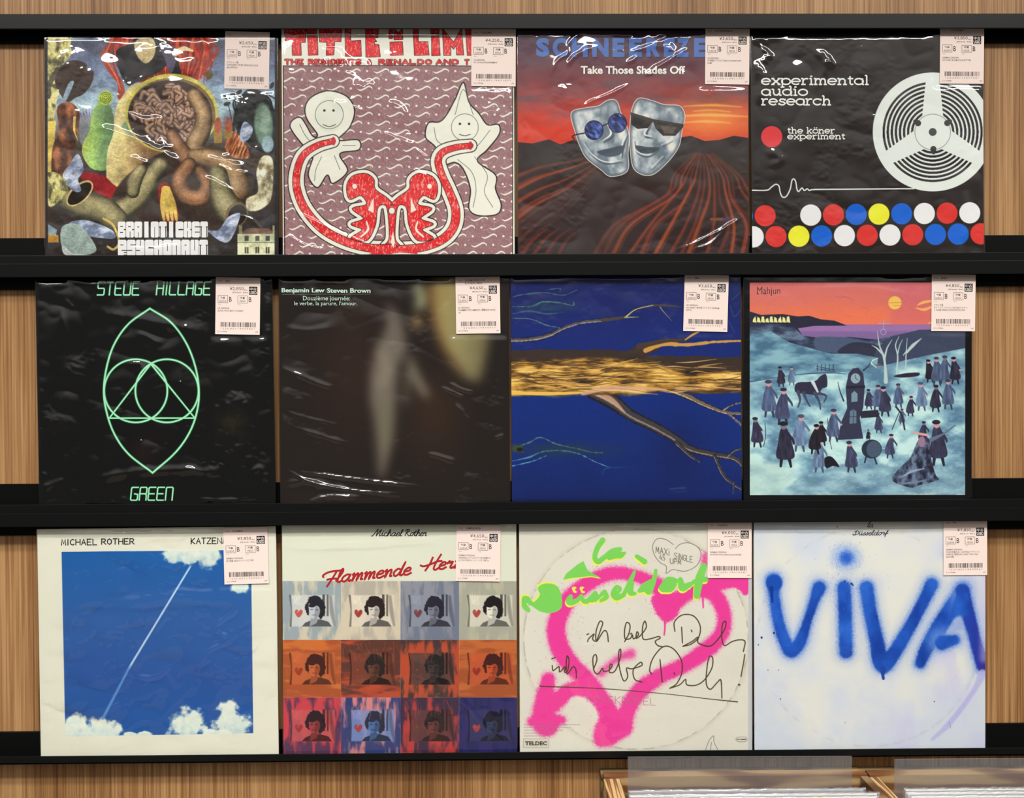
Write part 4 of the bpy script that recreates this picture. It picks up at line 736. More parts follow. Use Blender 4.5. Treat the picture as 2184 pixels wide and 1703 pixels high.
def spray_writing(a):
    gr, ye = (124, 206, 92), (238, 232, 92)
    fat = [([(652, 160), (615, 215), (596, 280), (618, 312), (660, 285), (720, 240), (775, 225)], [40, 38, 36, 40, 36, 40, 34]), ([(700, 280), (745, 262), (780, 265), (810, 250)], [44, 60, 46, 18]), ([(895, 275), (950, 312)], [30, 40]),
           ([(425, 562), (408, 590), (425, 604), (470, 588), (500, 555)], [32, 40, 44, 34, 26]), ([(500, 560), (515, 592), (548, 590), (600, 535)], [24, 34, 36, 30]), ([(600, 540), (606, 570), (575, 592)], [32, 38, 26]), ([(600, 590), (665, 525)], [20, 30]), ([(668, 530), (676, 565), (640, 590)], [32, 38, 24]),
           ([(735, 560), (775, 510), (750, 495), (728, 540), (752, 568), (800, 550)], [26, 26, 30, 40, 44, 34]), ([(800, 550), (850, 450), (878, 385)], [30, 36, 22]), ([(856, 470), (850, 530), (880, 540)], [40, 44, 26]), ([(915, 520), (960, 490), (1000, 460)], [30, 66, 50]), ([(1030, 375), (1018, 440), (980, 520)], [24, 34, 56]), ([(1070, 500), (1125, 460), (1170, 450)], [40, 84, 40]), ([(1080, 510), (1130, 500), (1160, 475)], [40, 60, 40]),
           ([(1205, 440), (1222, 495), (1280, 470)], [36, 60, 30]), ([(1372, 345), (1340, 440), (1322, 555)], [46, 64, 46]), ([(1270, 490), (1310, 450), (1385, 438)], [18, 30, 40]), ([(455, 508), (462, 512)], [22, 22]), ([(512, 512), (520, 514)], [22, 22])]
    polys = [[(75, 590), (85, 560), (125, 560), (160, 600), (205, 550), (190, 500), (235, 470), (315, 478), (356, 540), (358, 640), (290, 678), (210, 668), (150, 630), (108, 608), (138, 655), (122, 674), (80, 640)], [(370, 442), (390, 400), (470, 335), (515, 308), (545, 375), (640, 428), (570, 415), (430, 430)]]
    a.poly([(x - 6, y - 12) for x, y in polys[0]], ye, sm=True); a.poly([(x + 2, y + 8) for x, y in polys[1]], ye)
    for P, w in fat: a.line([(x - 5, y + 13) for x, y in P], w, ye)
    for x in (450, 505): a.ell(x, 505, 17, 15, ye)
    for P in polys: a.poly(P, gr, sm=P is polys[0])
    for P, w in fat[:-2]: a.line(P, w, gr)
    for x in (470, 522): a.ell(x, 512, 14, 11, (226, 62, 150))
    br = (72, 62, 36)
    W = [[(545, 882), (552, 862), (590, 828), (580, 862), (606, 876), (640, 790), (652, 748), (630, 740), (605, 810), (608, 880), (660, 806), (684, 822), (692, 882)], [(540, 832), (552, 826)],
         [(808, 882), (838, 825), (846, 765), (822, 746), (808, 800), (812, 862), (850, 858), (862, 832), (872, 862), (906, 834), (896, 812), (890, 858), (925, 834), (962, 780), (952, 736), (936, 780), (940, 862), (990, 862), (1048, 846), (1060, 858), (1026, 880), (1045, 910), (1085, 920)], [(848, 828), (858, 822)],
         [(1214, 780), (1220, 892)], [(1166, 808), (1163, 742), (1220, 692), (1300, 700), (1346, 770), (1336, 850), (1282, 900), (1224, 915)], [(1224, 915), (1290, 880), (1332, 850), (1332, 890), (1400, 915), (1450, 892), (1518, 800), (1530, 740), (1506, 756), (1500, 850), (1520, 910), (1570, 884), (1620, 870), (1666, 880), (1655, 952)], [(1283, 800), (1288, 812)],
         [(292, 1052), (300, 1088), (340, 1060), (346, 1098), (384, 1062), (380, 1098), (402, 1090), (412, 1015), (398, 985), (392, 1060), (400, 1112), (440, 1062), (460, 1080), (465, 1140)], [(290, 1005), (315, 995)],
         [(585, 1082), (610, 1015), (602, 975), (582, 1000), (590, 1088), (620, 1112), (650, 1072), (660, 1095), (698, 1085), (720, 1052), (706, 1045), (700, 1100), (740, 1090), (776, 1000), (780, 938), (766, 960), (770, 1060), (800, 1160), (830, 1132), (822, 1072), (860, 1076), (930, 1052), (920, 1030), (870, 1082), (880, 1150), (930, 1170)],
         [(1060, 1010), (1076, 1170)], [(1000, 1112), (986, 1082), (1010, 1000), (1080, 920), (1150, 930), (1210, 1010), (1216, 1100), (1180, 1180), (1130, 1215)], [(1130, 1215), (1200, 1190), (1242, 1152), (1252, 1190), (1320, 1192), (1380, 1152), (1430, 1070), (1436, 1000), (1412, 990), (1396, 1060), (1390, 1180), (1420, 1222), (1470, 1172), (1495, 1160), (1502, 1285)], [(1160, 1105), (1166, 1115)]]
    for P in W: a.line(P, 8.5, br, 2)
    a.line([(1665, 975), (1655, 1040), (1638, 1130)], 9, (86, 76, 30)); a.ell(1625, 1190, 9, 7, br); a.line([(205, 1200), (660, 1218), (1100, 1255), (1400, 1290), (1612, 1312)], [8, 6, 5, 6, 9], br)
    g = (110, 106, 92)
    a.line([(1155, 190), (1100, 155), (1040, 150), (1008, 200), (1020, 265), (1060, 318), (1104, 345), (1106, 395), (1150, 370), (1240, 380), (1320, 340), (1352, 270), (1330, 210), (1260, 178), (1200, 190), (1170, 220)], 4.5, g, 2)
    for txt, b, sl in (('MAXi', (1030, 205, 1128, 250), .2), ('SiNGLE', (1162, 248, 1292, 290), .22), ('45', (1056, 262, 1096, 300), .12), ('UPM', (1132, 290, 1208, 325), .1)):
        for P in hand(txt, *b, slope=sl): a.line(P, 4.5, g, 2, sm=False)
    for P in hand('KORSKNÖDEL', 540, 1262, 1030, 1312, slope=.05): a.line(P, 5, (176, 112, 130), 2, .8, sm=False)
    for P in ([(1385, 1655), (1410, 1590), (1442, 1555), (1446, 1600), (1472, 1652)], [(1428, 1600), (1420, 1655)]): a.line(P, 4, (110, 108, 98), 2)
# ---------------------------------------------------------------- materials and mesh helpers
def lin(c):
    c = np.asarray(c, float) / 255.
    return np.where(c <= .04045, c / 12.92, ((c + .055) / 1.055) ** 2.4)
ALB = 1.15                                   # printed colour as photographed -> albedo

def mat(name, c=None, rough=.5, spec=.5, metal=0.):
    m = bpy.data.materials.new(name); m.use_nodes = True; b = m.node_tree.nodes['Principled BSDF']
    if c is not None: b.inputs['Base Color'].default_value = (*[float(min(v * ALB, .9)) for v in lin(c)], 1)
    b.inputs['Roughness'].default_value = rough; b.inputs['Specular IOR Level'].default_value = spec; b.inputs['Metallic'].default_value = metal
    return m
def N(m, t, **k):
    n = m.node_tree.nodes.new(t)
    for a, v in k.items(): setattr(n, a, v)
    return n
def L(m, a, b): m.node_tree.links.new(a, b)
def math_node(m, op, a, b=None):
    n = N(m, 'ShaderNodeMath', operation=op)
    for i, v in enumerate((a, b)):
        if v is None: continue
        if hasattr(v, 'is_linked'): L(m, v, n.inputs[i])
        else: n.inputs[i].default_value = v
    return n.outputs[0]
def ramp(m, fac, stops):
    r = N(m, 'ShaderNodeValToRGB'); e = r.color_ramp.elements
    while len(e) < len(stops): e.new(.5)
    for q, (p, c) in zip(e, stops): q.position = p; q.color = (*[float(v) for v in lin(c)], 1)
    L(m, fac, r.inputs[0]); return r.outputs[0]

def wood_wall():
    m = mat('wood_veneer', rough=.5, spec=.35); b = m.node_tree.nodes['Principled BSDF']
    tc = N(m, 'ShaderNodeTexCoord'); sx = N(m, 'ShaderNodeSeparateXYZ'); L(m, tc.outputs['Object'], sx.inputs[0])
    def noise(kx, kz, det, seed):
        c = N(m, 'ShaderNodeCombineXYZ'); L(m, math_node(m, 'MULTIPLY', sx.outputs[0], kx), c.inputs[0]); L(m, math_node(m, 'MULTIPLY', sx.outputs[2], kz), c.inputs[1]); c.inputs[2].default_value = seed
        n = N(m, 'ShaderNodeTexNoise'); n.inputs['Scale'].default_value = 1; n.inputs['Detail'].default_value = det; n.inputs['Roughness'].default_value = .6; L(m, c.outputs[0], n.inputs['Vector']); return n.outputs[0]
    fine = noise(430, 4.5, 3, 1.3); mid = noise(110, 1.3, 3, 4.1); broad = noise(15, .5, 2, 7.7)
    cell = N(m, 'ShaderNodeTexWhiteNoise', noise_dimensions='1D'); L(m, math_node(m, 'FLOOR', math_node(m, 'MULTIPLY', math_node(m, 'ADD', sx.outputs[0], math_node(m, 'MULTIPLY', broad, .06)), 16)), cell.inputs['W'])
    v = math_node(m, 'ADD', math_node(m, 'MULTIPLY', fine, .72), math_node(m, 'MULTIPLY', mid, .43))
    v = math_node(m, 'ADD', v, math_node(m, 'MULTIPLY', math_node(m, 'SUBTRACT', cell.outputs[0], .5), .10))
    v = math_node(m, 'ADD', v, math_node(m, 'MULTIPLY', math_node(m, 'SUBTRACT', broad, .5), .3))
    L(m, ramp(m, v, [(.30, (92, 60, 33)), (.47, (130, 91, 54)), (.58, (154, 113, 71)), (.74, (184, 143, 97))]), b.inputs['Base Color'])
    bp = N(m, 'ShaderNodeBump'); bp.inputs['Strength'].default_value = .08; bp.inputs['Distance'].default_value = .001; L(m, fine, bp.inputs['Height']); L(m, bp.outputs[0], b.inputs['Normal'])
    return m

def pine(name, flow, k=1.):
    """sawn pine with wavy dark growth rings"""
    m = mat(name, rough=.6, spec=.3); b = m.node_tree.nodes['Principled BSDF']
    tc = N(m, 'ShaderNodeTexCoord'); mp = N(m, 'ShaderNodeMapping'); mp.inputs['Scale'].default_value = flow; L(m, tc.outputs['Object'], mp.inputs[0])
    w = N(m, 'ShaderNodeTexNoise'); w.inputs['Scale'].default_value = 1.; w.inputs['Detail'].default_value = 1.5; L(m, mp.outputs[0], w.inputs['Vector'])
    s = math_node(m, 'SINE', math_node(m, 'MULTIPLY', w.outputs[0], 34.))
    L(m, ramp(m, math_node(m, 'ADD', math_node(m, 'MULTIPLY', s, .5), .5), [(.0, (118 * k, 74 * k, 44 * k)), (.25, (146 * k, 102 * k, 60 * k)), (.5, (190 * k, 154 * k, 104 * k)), (1., (204 * k, 172 * k, 120 * k))]), b.inputs['Base Color'])
    return m

def print_mat():
    m = mat('printed_card', rough=.55, spec=.04); at = N(m, 'ShaderNodeAttribute', attribute_name='print'); L(m, at.outputs['Color'], m.node_tree.nodes['Principled BSDF'].inputs['Base Color']); return m

def film_mat(name, rough=.05, gain=2.0, haze=0., tint=(1, 1, 1)):
    m = bpy.data.materials.new(name); m.use_nodes = True; nt = m.node_tree; nt.nodes.remove(nt.nodes['Principled BSDF']); out = nt.nodes['Material Output']
    tr = N(m, 'ShaderNodeBsdfTransparent'); tr.inputs[0].default_value = (*tint, 1); gl = N(m, 'ShaderNodeBsdfGlossy'); gl.inputs['Roughness'].default_value = rough
    lw = N(m, 'ShaderNodeLayerWeight'); lw.inputs[0].default_value = .5; f = math_node(m, 'MULTIPLY', math_node(m, 'ADD', math_node(m, 'MULTIPLY', math_node(m, 'POWER', lw.outputs['Facing'], 5), .9), .045), gain)
    mx = N(m, 'ShaderNodeMixShader'); L(m, f, mx.inputs[0]); L(m, tr.outputs[0], mx.inputs[1]); L(m, gl.outputs[0], mx.inputs[2]); res = mx.outputs[0]
    if haze:
        df = N(m, 'ShaderNodeBsdfDiffuse'); df.inputs[0].default_value = (.72, .74, .76, 1); m2 = N(m, 'ShaderNodeMixShader'); m2.inputs[0].default_value = haze; L(m, res, m2.inputs[1]); L(m, df.outputs[0], m2.inputs[2]); res = m2.outputs[0]
    L(m, res, out.inputs[0]); return m

M_WALL = wood_wall(); M_RAIL = mat('black_powder_coat', (15, 16, 16), .36, .16); M_PLATE = mat('black_back_plate', (10, 10, 10), .5, .1)
M_PRINT = print_mat(); M_FILM = film_mat('clear_polypropylene'); M_CARD = mat('card_edge', (200, 198, 188), .7); M_DARKCARD = mat('dark_card_edge', (30, 28, 28), .6)
M_PAPER = mat('pink_paper', (226, 208, 199), .75, .2); M_INK = mat('label_ink', (66, 56, 56), .8, .1); M_STAMP = mat('stamp_black', (34, 28, 28), .8, .1); M_STAMPW = mat('stamp_white', (214, 206, 202), .8, .1)
M_PINE = pine('pine_board', (3.2, 6., 30.), .84); M_PLY = pine('plywood_edge', (110., 4., 9.), .86); M_PINE2 = pine('pine_side', (5., 5., 26.), .62)
M_ACRYL = film_mat('milky_acrylic', .35, 1.2, .07, (.86, .85, .84)); M_SHINE = film_mat('crinkled_film', .1, 2.2, .1); M_WHITE = mat('white_card', (182, 182, 180), .6)
M_GREY = mat('grey_card', (128, 128, 132), .6); M_FLOOR = mat('floor_tile', (120, 108, 96), .5); M_YEL = mat('yellow_card', (214, 214, 130), .6)

def link(name, me, parent=None, mats=()):
    for m in mats: me.materials.append(m)
    o = bpy.data.objects.new(name, me); COL.objects.link(o)
    if parent: o.parent = parent
    return o
def box_bm(bm, x0, x1, y0, y1, z0, z1, bevel=0.):
    b = bmesh.new(); vs = [b.verts.new((x, y, z)) for x in (x0, x1) for y in (y0, y1) for z in (z0, z1)]
    for f in ((0, 1, 3, 2), (4, 6, 7, 5), (0, 4, 5, 1), (2, 3, 7, 6), (0, 2, 6, 4), (1, 5, 7, 3)): b.faces.new([vs[i] for i in f])
    if bevel: bmesh.ops.bevel(b, geom=b.edges[:], offset=bevel, segments=2, affect='EDGES', profile=.7)
    bmesh.ops.recalc_face_normals(b, faces=b.faces[:])
    t = bpy.data.meshes.new('t'); b.to_mesh(t); b.free(); bm.from_mesh(t); bpy.data.meshes.remove(t)
def boxes(name, L_, m, parent=None, bevel=.0006):
    bm = bmesh.new()
    for q in L_: box_bm(bm, *q, bevel=bevel)
    me = bpy.data.meshes.new(name); bm.to_mesh(me); bm.free(); return link(name, me, parent, [m])
def thing(name, label, cat, loc=(0, 0, 0), rot=(0, 0, 0), group=None):
    o = bpy.data.objects.new(name, None); COL.objects.link(o); o.location = loc; o.rotation_euler = rot; o.empty_display_size = .05
    o['label'] = label; o['category'] = cat
    if group: o['group'] = group
    return o

# ---------------------------------------------------------------- the setting
o = boxes('wall_back', [(-1.7, 1.7, 0, .05, 0, 2.95)], M_WALL, bevel=0); o['kind'] = 'structure'
o = boxes('floor', [(-1.7, 1.7, -3., .05, -.05, 0)], M_FLOOR, bevel=0); o['kind'] = 'structure'

XR = 1.35
def rail(label, plate, ledge=None, holder=None):
    """pressed rail: flat plate on the wall, a ledge with a lip for the row above, a folded holder for the row below"""
    t = thing('display_rail', label, 'rail', (0, 0, Z0 + plate[0]), group='black display rails'); z = plate[0]
    boxes('back_plate', [(-XR, XR, -.004, 0, plate[1] - z, plate[0] - z)], M_PLATE, t)
    if ledge:
        lt, lb, fl = ledge
        boxes('ledge', [(-XR, XR, -.0202, -.004, fl - .003 - z, fl - z), (-XR, XR, -.0202, -.0182, lb - z, lt - z)], M_RAIL, t, .001)
    if holder:
        ht, hb, rf = holder
        boxes('top_holder', [(-XR, XR, -.0242, -.0222, hb - z, ht - z), (-XR, XR, -.0225, -.004, rf - z, rf + .0028 - z)], M_RAIL, t, .00095)
rail('uppermost black metal rail above the top row of records', (0, -.0302), None, (0, -.0203, -.006))
rail('black metal rail between the top and middle rows of records', (-.2965, -.3671), (-.323, -.345, -.342), (-.3348, -.3533, -.3482))
rail('black metal rail between the middle and bottom rows of records', (-.634, -.7049), (-.6602, -.684, -.681), (-.6716, -.690, -.6872))
rail('lowest black metal ledge rail under the bottom row of records', (-.9763, -1.0135), (-1.0027, -1.0135, -1.0105))

# ---------------------------------------------------------------- flat ink: lettering meshes
_txt = {}
def text_geo(s, bold=0., shear=0.):
    k = (s, bold, shear)
    if k not in _txt:
        c = bpy.data.curves.new('t', 'FONT'); c.body = s; c.size = 1; c.offset = bold; c.shear = shear; c.resolution_u = 3
        o = bpy.data.objects.new('t', c); COL.objects.link(o); bpy.context.view_layer.update()
        me = bpy.data.meshes.new_from_object(o.evaluated_get(bpy.context.evaluated_depsgraph_get()))
        v = np.empty(len(me.vertices) * 3); me.vertices.foreach_get('co', v); _txt[k] = (v.reshape(-1, 3)[:, :2], [tuple(p.vertices) for p in me.polygons])
        bpy.data.objects.remove(o); bpy.data.curves.remove(c); bpy.data.meshes.remove(me)
    return _txt[k]

class Ink:
    """flat printed shapes in one mesh; A maps drawing units to metres, every stroke lies a hair above the last"""
    def __init__(s, A, y=-.00012): s.A = np.array(A).reshape(2, 3); s.y = y; s.v = []; s.f = []; s.m = []; s.mats = []; s.k = 0; s.n = 0
    def add(s, P, faces, m, rise=None):
        P = np.asarray(P, float); Q = P @ s.A[:, :2].T + s.A[:, 2]; y = s.y - 1.2e-6 * (s.k % 40); s.k += 1
        s.v += [(a, y, b) for a, b in Q] if rise is None else [(a, y - r, b) for (a, b), r in zip(Q, rise)]
        if m not in s.mats: s.mats.append(m)
        i = s.mats.index(m)
        for f in faces: s.f.append([s.n + q for q in f]); s.m.append(i)
        s.n += len(P)
    def poly(s, P, m): s.add(P, [list(range(len(P)))], m)
    def rect(s, x0, y0, x1, y1, m): s.poly([(x0, y0), (x0, y1), (x1, y1), (x1, y0)], m)
    def ribbon(s, P, w, m, closed=False, cap=.35):
        P = np.asarray(P, float); n = len(P); d = np.diff(P, axis=0, append=P[:1] if closed else P[-1:])
        if not closed: d[-1] = d[-2]
        d /= np.maximum(np.hypot(d[:, 0], d[:, 1])[:, None], 1e-9); pr = np.roll(d, 1, 0)
        if not closed: pr[0] = d[0]; P = P.copy(); P[0] -= d[0] * w * cap; P[-1] += d[-1] * w * cap
        t = d + pr; t /= np.maximum(np.hypot(t[:, 0], t[:, 1])[:, None], 1e-6); nn = np.stack([-t[:, 1], t[:, 0]], 1); c = np.clip((t * d).sum(1), .55, 1)
        o = nn * (w / 2 / c)[:, None]; V = np.vstack([P + o, P - o]); e = n if closed else n - 1
        s.add(V, [[i, (i + 1) % n, n + (i + 1) % n, n + i] for i in range(e)], m, np.tile(np.arange(n) * 1e-6, 2))
    def text(s, t, x0, y0, x1, y1, m, bold=0., shear=0., rot=0.):
        """fit the text's outline box into x0..x1, y0..y1 (y down); x1 None keeps the letters' own width"""
        v, f = text_geo(t, bold, shear)
        if not len(v): return
        lo, hi = v.min(0), v.max(0); k = (y1 - y0) / (hi[1] - lo[1]); kx = k if x1 is None else (x1 - x0) / (hi[0] - lo[0])
        P = np.stack([x0 + (v[:, 0] - lo[0]) * kx, y1 - (v[:, 1] - lo[1]) * k], 1)
        if rot: c = P - [x0, y1]; P = np.stack([x0 + c[:, 0] * math.cos(rot) - c[:, 1] * math.sin(rot), y1 + c[:, 0] * math.sin(rot) + c[:, 1] * math.cos(rot)], 1)
        s.add(P, f, m)
    def line_text(s, t, x, base, cap, m, bold=0., kx=1.):
        """text on a baseline by its capital height; kx narrows it"""
        v, f = text_geo(t, bold); k = cap / .70
        if len(v): s.add(np.stack([x + v[:, 0] * k * kx, base - v[:, 1] * k], 1), f, m)
    def build(s, name, parent):
        me = bpy.data.meshes.new(name); me.from_pydata(s.v, [], s.f); me.polygons.foreach_set('material_index', s.m); me.update()
        n = np.empty(len(me.polygons) * 3); me.polygons.foreach_get('normal', n)
        if n.reshape(-1, 3)[:, 1].mean() > 0: me.flip_normals()
        return link(name, me, parent, s.mats)

# ---------------------------------------------------------------- records
def jacket(root, a, edge):
    """card jacket: finely divided front carrying the print, card edges and back"""
    nx, ny = a.nx, a.ny; w, h = a.w, a.h; nv = (nx + 1) * (ny + 1)
    co = np.stack([a.U, np.full_like(a.U, -.0015), a.V], -1).reshape(-1, 3)
    i = np.arange(nv).reshape(ny + 1, nx + 1)
    q = np.stack([i[:-1, :-1], i[1:, :-1], i[1:, 1:], i[:-1, 1:]], -1).reshape(-1, 4)
    back = np.array([(-w / 2, .0015, a.v0), (w / 2, .0015, a.v0), (w / 2, .0015, h), (-w / 2, .0015, h)]); b = nv + np.arange(4)
    TL, TR, BL, BR = i[0, 0], i[0, -1], i[-1, 0], i[-1, -1]
    rest = [(b[1], b[0], b[3], b[2]), (BL, b[0], b[1], BR), (BR, b[1], b[2], TR), (TR, b[2], b[3], TL), (TL, b[3], b[0], BL)]
    me = bpy.data.meshes.new('jacket'); F = np.vstack([q, rest]); co = np.vstack([co, back])
    me.vertices.add(len(co)); me.vertices.foreach_set('co', co.astype(np.float32).ravel())
    me.loops.add(F.size); me.loops.foreach_set('vertex_index', F.astype(np.int32).ravel()); me.polygons.add(len(F))
    me.polygons.foreach_set('loop_start', (np.arange(len(F)) * 4).astype(np.int32)); me.polygons.foreach_set('loop_total', np.full(len(F), 4, np.int32))
    mi = np.zeros(len(F), np.int32); mi[len(q):] = 1; me.polygons.foreach_set('material_index', mi)
    me.update(calc_edges=True)
    at = me.color_attributes.new('print', 'FLOAT_COLOR', 'POINT'); c = np.ones((len(co), 4), np.float32)
    c[:nv, :3] = np.clip(lin(np.clip(a.img, 0, 255)) * ALB, 0, .9).reshape(-1, 3); at.data.foreach_set('color', c.ravel())
    return link('jacket', me, root, [M_PRINT, edge])

def film(root, w, h, A, seed, amp, creases, flat, low=.0008, v0=.0004):
    """clear outer sleeve: front sheet with folds, joined to a flat back sheet"""
    n = 190; u = np.linspace(-w / 2, w / 2, n + 1); v = np.linspace(h, v0 + .0003, n + 1); U, V = np.meshgrid(u, v)
    I = np.linalg.inv(np.array([[A[0], A[1]], [A[3], A[4]]])); X = I[0, 0] * (U - A[2]) + I[0, 1] * (V - A[5]); Y = I[1, 0] * (U - A[2]) + I[1, 1] * (V - A[5])
    k = seed * 5 + 1
    H = amp * (.0040 * np.abs(vnoise(X / 250 + Y / 700, Y / 190 - X / 600, k + 7) - .5) + .0012 * np.abs(vnoise(X / 110 - Y / 300, Y / 90 + X / 260, k + 9) - .5) + .0012 * (fbm(X / 420, Y / 300, k, 2) - .3) + .0005 * (fbm(X / 170 + Y / 400, Y / 130, k + 1, 2) - .4) + .0004 * np.abs(fbm(X / 60 + Y / 90, Y / 45 - X / 120, k + 2, 3) - .5) * sstep(.45, .7, fbm(X / 260, Y / 260, k + 3, 2)) * 4)
    H = np.maximum(H, 0)
    rs = np.random.RandomState(seed + 70); cr = []
    for c in creases:
        if len(c) == 4:                      # a crumpled patch: centre x, y, radius, number of short folds
            for _ in range(c[3]):
                x = c[0] + c[2] * .6 * rs.randn(); y = c[1] + c[2] * .6 * rs.randn(); t = rs.randn() * .6 + .5; q = c[2] * (.25 + .35 * rs.rand())
                cr.append(([(x - q * math.cos(t), y - q * math.sin(t)), (x + 12 * rs.randn(), y + 12 * rs.randn()), (x + q * math.cos(t), y + q * math.sin(t))], 12 + 16 * rs.rand(), .9 + 1.1 * rs.rand()))
        else: cr.append(c)
    for P, wd, ht in cr:
        P = spline(np.asarray(P, float), 6); d = np.full(X.shape, 1e9); tt = np.zeros(X.shape); m = len(P) - 1
        wob = 14 * (fbm(X / 60, Y / 60, k + 5, 2) - .5)
        for j in range(m):
            ax, ay = P[j]; ex, ey = P[j + 1] - P[j]; Lq = ex * ex + ey * ey
            t = np.clip(((X - ax) * ex + (Y - ay) * ey) / max(Lq, 1e-9), 0, 1); dd = np.hypot(X - ax - t * ex, Y - ay - t * ey)
            c = dd < d; d = np.where(c, dd, d); tt = np.where(c, (j + t) / m, tt)
        H = H + ht * .001 * np.exp(-((d + wob) / wd) ** 2) * np.clip(np.sin(np.pi * np.clip(tt, .02, .98)) * 1.6, 0, 1)
    fx0, fx1, fy0, fy1 = flat
    mk = sstep(fx0 - 40, fx0, X) * sstep(fx1 + 40, fx1, X) * sstep(fy0 - 40, fy0, Y) * sstep(fy1 + 40, fy1, Y)
    H = H * (1 - mk)
    e = np.minimum(np.minimum(U + w / 2, w / 2 - U), np.minimum(V, h - V)); H = H * sstep(0, .008, e)
    H = np.minimum(H, np.where((V < .02) | (V > h - .03), .0028, .0055)) + low
    co = np.stack([U, -.0015 - H, V], -1).reshape(-1, 3); nv = (n + 1) ** 2; i = np.arange(nv).reshape(n + 1, n + 1)
    q = np.stack([i[:-1, :-1], i[1:, :-1], i[1:, 1:], i[:-1, 1:]], -1).reshape(-1, 4)
    ring = np.concatenate([i[0, :], i[1:, -1], i[-1, -2::-1], i[-2:0:-1, 0]]); B = co[ring].copy(); B[:, 1] = .0019; j = nv + np.arange(len(ring)); r2 = np.roll(ring, -1); j2 = np.roll(j, -1)
    side = np.stack([ring, r2, j2, j], 1)
    me = bpy.data.meshes.new('outer_sleeve'); me.from_pydata(np.vstack([co, B]).tolist(), [], q.tolist() + side.tolist() + [j.tolist()])
    me.polygons.foreach_set('use_smooth', np.array([True] * len(q) + [False] * (len(side) + 1))); me.update()
    return link('outer_sleeve', me, root, [M_FILM])

LW, LH = .0604, .0775; LU = LW / 1175
def price_label(root, A, bl, br, info, under, seed):
    """pink shop label: paper, printed lines, stamp, grade boxes and barcode"""
    title, price, tax, lines, code = info
    A = np.array(A).reshape(2, 3); p0 = A[:, :2] @ np.array(bl) + A[:, 2]; p1 = A[:, :2] @ np.array(br) + A[:, 2]; d = p1 - p0
    off = -.0015 - (.0003 if under else .0011)
    me_b = boxes('price_label', [(0, LW, -.0001, .0001, 0, LH)], M_PAPER, root, 0)
    me_b.location = (p0[0], off, p0[1]); me_b.rotation_euler = (0, -math.atan2(d[1], d[0]), 0)
    B = (LU, 0, 0, 0, -LU, LH); y = -.00013
    k = Ink(B, y)
    k.line_text('TITLE', 62, 115, 34, M_INK, 0, .9)
    for q, tl in enumerate(title): k.line_text(tl, 250, 118 + 75 * q, 46, M_INK, .01, .62)
    pr = 735; k.text('¥' + price, 370, 252, pr, 348, M_INK, .0); k.text('税込', 750, 312, 838, 346, M_INK, .01)
    k.text('(税抜¥%s・税%s)' % tax, 440, 378, 845, 420, M_INK, .015)
    k.build('price_lettering', me_b); k = Ink(B, y)
    for x in (0, 520):
        k.text('B', 355 + x, 515, 424 + x, 645, M_INK, .012); k.text('スレ', 66 + x, 700, 150 + x, 732, M_INK, .0)
    k.text('外装', 120, 512, 252, 572, M_INK, .02); k.text('SLEEVE', 98, 604, 285, 652, M_INK); k.text('盤質', 640, 512, 772, 572, M_INK, .02); k.text('MEDIA', 632, 604, 790, 652, M_INK)
    for q, tl in enumerate(lines):
        v, _ = text_geo(tl); wd = (v[:, 0].max()) * 62 * .8
        k.line_text(tl, 60, 840 + 66 * q, 44, M_INK, .006, .8 if wd < 1060 else .8 * 1060 / wd)
    k.build('grade_lettering', me_b); k = Ink(B, y)
    k.text(' '.join(code), 140, 1334, 1045, 1376, M_INK)
    k.text('ピンク/PINK', 66, 1412, 318, 1452, M_INK, .01); k.build('code_lettering', me_b); k = Ink(B, y); k.text('LPR', 1065, 1418, 1130, 1450, M_INK, .01); k.build('corner_lettering', me_b)
    s = Ink(B, y); s.rect(880, 238, 1098, 452, M_STAMP); s.y -= 3e-5; s.text('中古', 900, 258, 1078, 340, M_STAMPW, .01); s.text('USED', 900, 355, 1080, 435, M_STAMPW, .02); s.build('used_stamp', me_b)
    for x, dy in ((0, 0), (520, 4)):
        g = Ink(B, y); x0, x1, y0, y1, t = 60 + x, 325 + x, 476 + dy, 676 + dy, 9
        for r in ((x0, y0, x1, y0 + t), (x0, y1 - t, x1, y1), (x0, y0 + t, x0 + t, y1 - t), (x1 - t, y0 + t, x1, y1 - t)): g.rect(*r, M_INK)
        g.build('grade_box', me_b)
    b = Ink(B, y); rs = np.random.RandomState(seed); x = 130
    while x < 1050:
        w = (7, 18)[rs.rand() < .38]; b.rect(x, 1186, x + w, 1310, M_INK); x += w + (8, 17)[rs.rand() < .33]
    b.build('barcode', me_b)
    return me_b

